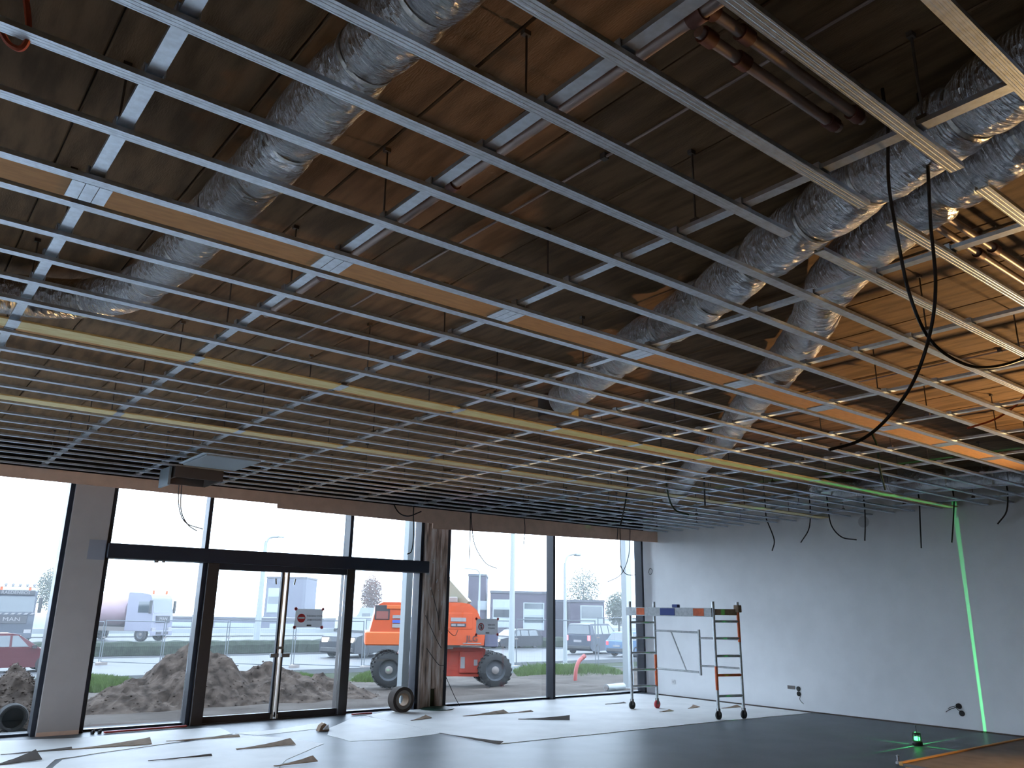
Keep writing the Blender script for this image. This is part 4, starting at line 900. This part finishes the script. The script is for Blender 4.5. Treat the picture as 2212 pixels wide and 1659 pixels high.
# ------------------------------------------------------------------ vehicles
def car(name, lab, cat, loc, rz, paint, L=4.4, W=1.8, Hh=1.5, van=False, lights=None, sc=1.):
    t = thing(name, lab, cat, loc, rz, 'vehicles on the road'); t.scale = (sc, sc, sc)
    h = Hh; gc = .2
    body = [(-L / 2, gc + .15), (-L / 2, h * .62), (-L / 2 + .1, h * .66), (L / 2 - 1.2, h * .63), (L / 2 - .15, h * .52), (L / 2, h * .40), (L / 2, gc + .05), (L / 2 - .2, gc), (-L / 2 + .2, gc)]
    vs = []; n = len(body)
    for yy, sc in ((-W / 2, 1), (W / 2, 1)): vs += [(x, yy, z) for x, z in body]
    MB().add(vs, [(i, (i + 1) % n, n + (i + 1) % n, n + i) for i in range(n)] + [tuple(range(n))[::-1], tuple(range(n, 2 * n))]).build('body', paint, t)
    cab = [(-L / 2 + .06, h * .62), (-L / 2 + (.18 if van else .5), h * .97), (-L / 2 + (.4 if van else .8), h), (L / 2 - 2.1, h), (L / 2 - 1.85, h * .97), (L / 2 - 1.05, h * .62)]
    n = len(cab); vs = [(x, -W / 2 * (.97 if z < h * .7 else .80), z) for x, z in cab] + [(x, W / 2 * (.97 if z < h * .7 else .80), z) for x, z in cab]
    MB().add(vs, [(i, (i + 1) % n, n + (i + 1) % n, n + i) for i in range(n)] + [tuple(range(n))[::-1], tuple(range(n, 2 * n))]).build('cabin', paint, t)
    # side windows (slightly proud), windscreen, rear window
    for s in (-1, 1):
        for a, b in ((.10, .40), (.43, .68), (.71, .92)):
            x0b, x1b = cab[0][0] + .12 + (cab[5][0] - cab[0][0] - .3) * a, cab[0][0] + .12 + (cab[5][0] - cab[0][0] - .3) * b
            x0t = max(x0b, cab[1][0] + .12); x1t = min(x1b, cab[4][0] - .02)
            yb, yt = s * (W / 2 * .97 - .01 + .012), s * (W / 2 * .82 + .012)
            vs = [(x0b, yb, h * .66), (x1b, yb, h * .66), (max(x1t, x0t + .05), yt, h * .94), (x0t, yt, h * .94)]; vs += [(x, y - s * .04, z) for x, y, z in vs]
            MB().add(vs, [(0, 1, 2, 3), (7, 6, 5, 4), (0, 4, 5, 1), (1, 5, 6, 2), (2, 6, 7, 3), (3, 7, 4, 0)]).build('side_window', M['cglass'], t)
    for nm, (xa, za), (xb, zb), o in (('windscreen', cab[5], cab[4], .015), ('rear_window', cab[0], cab[1], -.015)):
        vs = [(xa + (xb - xa) * k + o, s * W / 2 * (.86 if k < .5 else .74), za + (zb - za) * k + .01) for k in (.1, .92) for s in (-1, 1)]; vs += [(x - o * 3, y, z - .02) for x, y, z in vs]
        MB().add(vs, [(0, 1, 3, 2), (4, 6, 7, 5), (0, 4, 5, 1), (1, 5, 7, 3), (3, 7, 6, 2), (2, 6, 4, 0)]).build(nm, M['cglass'], t)
    for x in (-L / 2 + .8, L / 2 - .85):
        for s in (-1, 1): wheel(t, x, s * (W / 2 - .1), .32, .21, s)
    for s in (-1, 1):
        MB().bevbox(L / 2 - .12, L / 2 + .01, s * W * .36 - .16, s * W * .36 + .16, h * .38, h * .49, .02).build('head_lamp', M['lamp_white' if lights and 'h' in lights else 'decal'], t)
        MB().bevbox(-L / 2 - .015, -L / 2 + .08, s * W * .42 - .1, s * W * .42 + .1, h * .45, h * .62, .02).build('tail_lamp', M['lamp_red' if lights and 't' in lights else 'redcast'], t)
        MB().bevbox(L / 2 - 1.35, L / 2 - 1.2, s * (W / 2 + .02), s * (W / 2 + .02) + s * .14, h * .62, h * .70, .015) .build('wing_mirror', M['black'], t)
    MB().bevbox(-L / 2 - .04, -L / 2 + .1, -W * .46, W * .46, gc + .1, gc + .3, .03).build('rear_bumper', M['black'], t)
    MB().bevbox(L / 2 - .1, L / 2 + .05, -W * .46, W * .46, gc + .05, gc + .25, .03).build('front_bumper', M['black'], t)
    MB().box(-L / 2 - .05, -L / 2 - .03, -.26, .26, h * .40, h * .47).build('number_plate', M['decal'], t)
    return t
paint = lambda n, c: mat(n, tuple(.4 * k for k in c), .5, 0, spec=.3)
def at_depth(x, y, D): d = ray(x, y); return d * (D / 1.) + Vector((0, 0, EYE))
p = gp(1288, 1411)
k = 53 / max(1, (p - Vector((0, 0, EYE))).dot(_f))
car('people_carrier', 'dark blue-grey people carrier with lit tail lamps seen from behind', 'car', (p.x, p.y, p.z), rad(17), paint('blue_grey_paint', (.06, .075, .11)), 4.5, 1.8, 1.75, True, 't', 1.12)
p = gp(1128, 1402); car('black_saloon', 'black car passing behind the fence with tail lamps lit', 'car', (p.x, p.y + 1.0, p.z), rad(183), paint('black_paint', (.02, .02, .03)), 4.5, 1.8, 1.45, False, 'ht')
p = gp(792, 1417); car('dark_suv', 'dark off-roader with bright headlights behind the no-entry sign', 'car', (p.x, p.y, p.z), rad(207), paint('navy_black_paint', (.025, .03, .04)), 4.7, 1.9, 1.75, True, 'ht', 1.32)
p = gp(40, 1450); car('red_car', 'dark red car passing at the far left edge', 'car', (p.x - .6, p.y, p.z), rad(0), paint('dark_red_paint', (.11, .012, .02)), 4.3, 1.8, 1.5, False)
p = gp(1345, 1418); car('blue_hatchback', 'light blue car half hidden by the right canopy post', 'car', (p.x + 1.2, p.y, p.z), rad(8), paint('light_blue_paint', (.13, .24, .40)), 4.0, 1.7, 1.45, False)

def truck(lab, loc, rz, cabm, sign, tank, sc=1.):
    t = thing('truck', lab, 'truck', loc, rz, 'trucks on the far road'); t.scale = (sc, sc, sc)
    W = 2.5; h = W / 2
    cb = MB().prism([(0, .75), (2.2, .75), (2.25, 1.5), (2.2, 2.0), (2.0, 3.1), (1.85, 3.35), (1.0, 3.5), (0, 3.5)], 'y', -h, h).build('cab', cabm, t)
    vs = [(2.2 - (z - 2.0) * .18 + .015, s * h * .92, z) for z in (2.05, 3.0) for s in (-1, 1)]; vs += [(x - .05, y, z) for x, y, z in vs]
    MB().add(vs, [(0, 1, 3, 2), (4, 6, 7, 5), (0, 4, 5, 1), (1, 5, 7, 3), (3, 7, 6, 2), (2, 6, 4, 0)]).build('windscreen', M['cglass'], t)
    for s in (-1, 1):
        MB().box(.95, 1.95, *sorted((s * h, s * (h + .015))), 2.05, 2.85).build('side_window', M['cglass'], t)
        MB().bevbox(2.05, 2.2, *sorted((s * (h + .12), s * (h + .34))), 2.0, 2.95, .03).build('wing_mirror', M['black'], t)
        MB().bar((2.0, s * h, 2.9), (2.1, s * (h + .2), 2.9), .04, .04).build('mirror_arm', M['black'], t)
        MB().bevbox(2.2, 2.3, *sorted((s * h * .62, s * h * .95)), .75, .98, .02).build('head_lamp', M['decal'], t)
        MB().tube([(1.75, s * .8, 3.4), (1.75, s * .8, 3.68)], .08, 10).build('beacon', M['lift_pale'], t, True)
    MB().bevbox(2.2, 2.29, -h * .68, h * .68, 1.35, 1.85, .01).build('grille', M['signink'], t)
    MB().bevbox(2.15, 2.33, -h, h, .42, .78, .03).build('bumper', cabm, t)
    for s in (-1, 1): MB().bevbox(2.32, 2.35, *sorted((s * .1, s * .75)), .5, .7, .01).build('bumper_vent', M['signink'], t)
    text_mesh('MAN', .34, M['decal'], t, (2.30, 0, 1.6), (rad(90), 0, rad(90)), depth=.01, xs=1.3)
    if sign:
        MB().bevbox(1.9, 2.1, -1.1, 1.1, 3.1, 3.4, .02).build('roof_sign', M['signink'], t)
        text_mesh(sign, .27, M['decal'], t, (2.11, 0, 3.25), (rad(90), 0, rad(90)), depth=.01, xs=1.05)
        MB().tube([(1.8, -1.15, 3.62), (1.8, 1.15, 3.62)], .035, 8).build('lamp_bar', M['alu'], t, True)
        for k in range(6): MB().lathe([(.02, 0), (.1, .03), (.1, .1), (.06, .12)], (1.8, -1.0 + .4 * k, 3.74), 'x', 14).build('roof_lamp', M['decal'], t, True)
        for k in range(7): MB().prism([(-1.2 + .36 * k, 1.9), (-1.02 + .36 * k, 1.9), (-.9 + .36 * k, 2.0), (-1.08 + .36 * k, 2.0)], 'x', 2.21, 2.30).build('chevron', M['decal'], t)
    MB().box(-6.5, .3, -.45, .45, .7, 1.0).build('chassis_rail', M['galv_d'], t)
    if tank:
        MB().lathe([(.2, -6.2), (1.05, -5.9), (1.2, -4.5), (1.2, -1.0), (.9, -.4), (.3, -.2)], (0, 0, 2.2), 'x', 24).build('load_drum', tank, t, True)
    else:
        MB().bevbox(-6.6, -.15, -h, h, 1.05, 2.6, .04).build('load_body', cabm, t)
    for x in (1.35, -3.6, -4.9):
        for s in (-1, 1): wheel(t, x, s * (h - .17), .5, .3, s)
    return t
def gpd(x, y): return gp(x, y)
p = gp(288, 1384)
truck('pale grey truck with a drum facing right beyond the left pane', (p.x, p.y, p.z), rad(-50), paint('pale_violet_paint', (.36, .36, .45)), None, paint('drum_pink', (.50, .34, .38)), 1.12)
p = gp(8, 1392)
truck('dark truck with a lettered roof sign at the left picture edge', (p.x, p.y, p.z), rad(-93), paint('slate_truck_paint', (.10, .115, .15)), 'RAEDENBOS', None, 1.12)
p = gp(850, 1378)
t = thing('white_van', 'white box van roof behind the orange lift', 'van', (p.x, p.y + 6, p.z), rad(180), 'vehicles on the road')
MB().prism([(-2.9, .5), (-2.9, 3.0), (1.4, 3.0), (1.6, 2.4), (2.3, 1.6), (2.9, 1.4), (2.95, .5)], 'y', -1.1, 1.1).build('van_body', M['white_m'], t)
for x0, x1 in ((.2, 1.2),): MB().box(x0, x1, 1.1, 1.115, 1.7, 2.4).box(x0, x1, -1.115, -1.1, 1.7, 2.4).build('side_window', M['cglass'], t)
for x in (-1.8, 1.9):
    for s in (-1, 1): wheel(t, x, s * .98, .36, .22, s)

# ------------------------------------------------------------------ poles, buildings, trees
def pole(lab, base, h, r, arm=0, m='white_m'):
    t = thing('lamp_post', lab, 'lamp post', base, 0, 'poles along the road')
    MB().tube([(0, 0, -.1), (0, 0, h)], lambda s: r * (1 - .45 * s), 10).build('shaft', M[m], t, True)
    MB().bevbox(-r * 2, r * 2, -r * 2, r * 2, -.1, .25, .01).build('base', M[m], t)
    MB().tube(spline([(0, 0, h), (arm * .3, 0, h + .35), (arm, 0, h + .45)], 5), r * .45, 8).build('arm', M[m], t, True)
    MB().bevbox(min(arm, arm * 1.5), max(arm, arm * 1.5), -.12, .12, h + .38, h + .5, .03).build('lantern', M[m], t)
p = gp(1104, 1452); pole('white lamp post rising beside the crossed-out walker sign', p, 8.5, .13, 1.2)
p = gp(1033, 1386); pole('thin white lamp post left of the walker sign', p, 6.3, .13, -1.2)
p = gp(1221, 1446); pole('slim white post right of the dark mullion', p, 4.4, .10, .6)
p = gp(552, 1402); pole('short broad white post seen through the left door leaf', p, 7.4, .24, .9)
def building(lab, px0, px1, ytop, ybot, D, cols, m, dm, wm, extra=None):
    a = at_depth(px0, ybot, D); b = at_depth(px1, ybot, D); zt = at_depth((px0 + px1) / 2, ytop, D).z
    u = b - a; ang = math.atan2(u.y, u.x); L = Vector((u.x, u.y)).length; z0 = -1.3
    t = thing('building', lab, 'building', (a.x, a.y, z0), ang, 'buildings across the road'); hh = zt - z0
    MB().bevbox(.25, L - .25, 0, 7, 0, hh, .05).build('wall_block', m, t); MB().box(.2, L - .2, -.08, 7.1, hh, hh + .25).build('roof_edge', dm, t)
    for x0, x1, z0_, z1_, k in cols:
        f = MB().box(L * x0, L * x1, -.06, 0, hh * z0_, hh * z1_).build('window_frame', wm, t)
        n = k
        for i in range(n):
            za = hh * (z0_ + (z1_ - z0_) * i / n) + .08; zb = hh * (z0_ + (z1_ - z0_) * (i + 1) / n) - .08
            MB().box(L * x0 + .12, L * x1 - .12, -.10, -.06, za, zb).build('window_pane', M['cglass'] if i % 2 else wm, f)
    return t
bv = mat('violet_brick_facade', (.034, .026, .042), .85, 0, .2, .8); bg = mat('grey_facade', (0.059, 0.063, 0.086), .8); bd = mat('dark_roof_edge', (0.036, 0.036, 0.045), .7); bw = mat('pale_window_band', (0.180, 0.203, 0.216), .5)
building('tall violet brick block with flat roof beyond the walker sign', 1003, 1052, 1243, 1388, 88, ((.55, .95, .45, .6, 1),), bv, bd, bw)
building('long brick hall with pale window bands left of the dark mullion', 1052, 1186, 1281, 1388, 86, ((.08, .42, .25, .86, 3), (.58, .92, .2, .8, 4)), bv, bd, bw)
building('low brick hall with big pale windows right of the dark mullion', 1186, 1226, 1300, 1390, 88, ((.1, .3, .3, .7, 2),), bv, bd, bw)
building('brick hall with a stepped pale window behind the people carrier', 1227, 1312, 1301, 1390, 84, ((.32, .9, .22, .92, 2),), bv, bd, bw)
building('pale grey tower block fading in the fog behind the door', 560, 655, 1248, 1385, 120, ((.1, .4, .3, .8, 3),), bg, bd, bw)
building('long low grey hall in the fog behind the left door leaf', 300, 700, 1338, 1378, 100, ((.05, .3, .3, .7, 1), (.4, .62, .3, .7, 1), (.7, .95, .3, .7, 1)), bg, bd, bw)

def tree(lab, p, h, cr, seed, m, n=6500):
    rr = random.Random(seed); t = thing('tree', lab, 'tree', p, 0, 'trees in the fog')
    MB().tube([(0, 0, -.1), (.05, .02, h * .35), (.0, .1, h * .75)], lambda s: .16 * (1 - .7 * s), 8).build('trunk', M['soil'], t, True)
    lim = MB()
    for k in range(9):
        a = rr.uniform(0, 6.28); z = h * rr.uniform(.3, .7); lim.tube([(0, 0.03, z), (math.cos(a) * cr * .4, math.sin(a) * cr * .4, z + h * .12), (math.cos(a) * cr * .75, math.sin(a) * cr * .75, z + h * .2)], lambda s: .05 * (1 - .7 * s), 5)
    lim.build('branches', M['soil'], t)
    vs = []; fs = []
    for _ in range(n):
        v = Vector((rr.gauss(0, 1), rr.gauss(0, 1), rr.gauss(0, 1))).normalized() * rr.random() ** .4
        q = Vector((v.x * cr, v.y * cr, h * .62 + v.z * h * .38)); d1 = Vector((rr.gauss(0, 1), rr.gauss(0, 1), rr.gauss(0, 1))).normalized() * .10; d2 = d1.orthogonal().normalized() * .08; k = len(vs)
        vs += [q - d1, q + d2, q + d1, q - d2]; fs.append((k, k + 1, k + 2, k + 3))
    MB().add(vs, fs).build('foliage', m, t)['kind'] = 'stuff'
lf1 = mat('autumn_leaves', (0.099, 0.041, 0.023), .8, 0, .4, 2); lf2 = mat('pale_green_leaves', (0.054, 0.068, 0.041), .8, 0, .4, 2)
def dpt(x, y, D): q = at_depth(x, y, D); return Vector((q.x, q.y, -1.28))
tree('reddish bare-topped tree left of the white canopy post', dpt(797, 1385, 108), 7.4, 1.5, 3, lf1)
tree('pale foggy tree behind the roof of the brick hall', dpt(1262, 1385, 110), 9.0, 2.6, 4, lf2)
tree('dim tree right of the brick hall by the canopy post', dpt(1338, 1390, 96), 5.4, 1.7, 5, lf2)
tree('dim tree beside the truck at far left', dpt(95, 1385, 110), 8.0, 2.2, 6, lf2)

# ------------------------------------------------------------------ fog outside
hz = bpy.data.materials.new('fog_volume'); hz.use_nodes = True; nt = hz.node_tree; nt.nodes.remove(nt.nodes['Principled BSDF'])
vsn = nt.nodes.new('ShaderNodeVolumeScatter'); vsn.inputs['Color'].default_value = (.95, .98, 1, 1); vsn.inputs['Density'].default_value = .0009; vsn.inputs['Anisotropy'].default_value = 0
nt.links.new(vsn.outputs[0], nt.nodes['Material Output'].inputs['Volume'])
o = MB().box(-140, 220, 13.4, 240, -4, 60).build('fog', hz); tag(o, 'pale morning fog over the road and yard outside', 'fog', None, 'stuff')
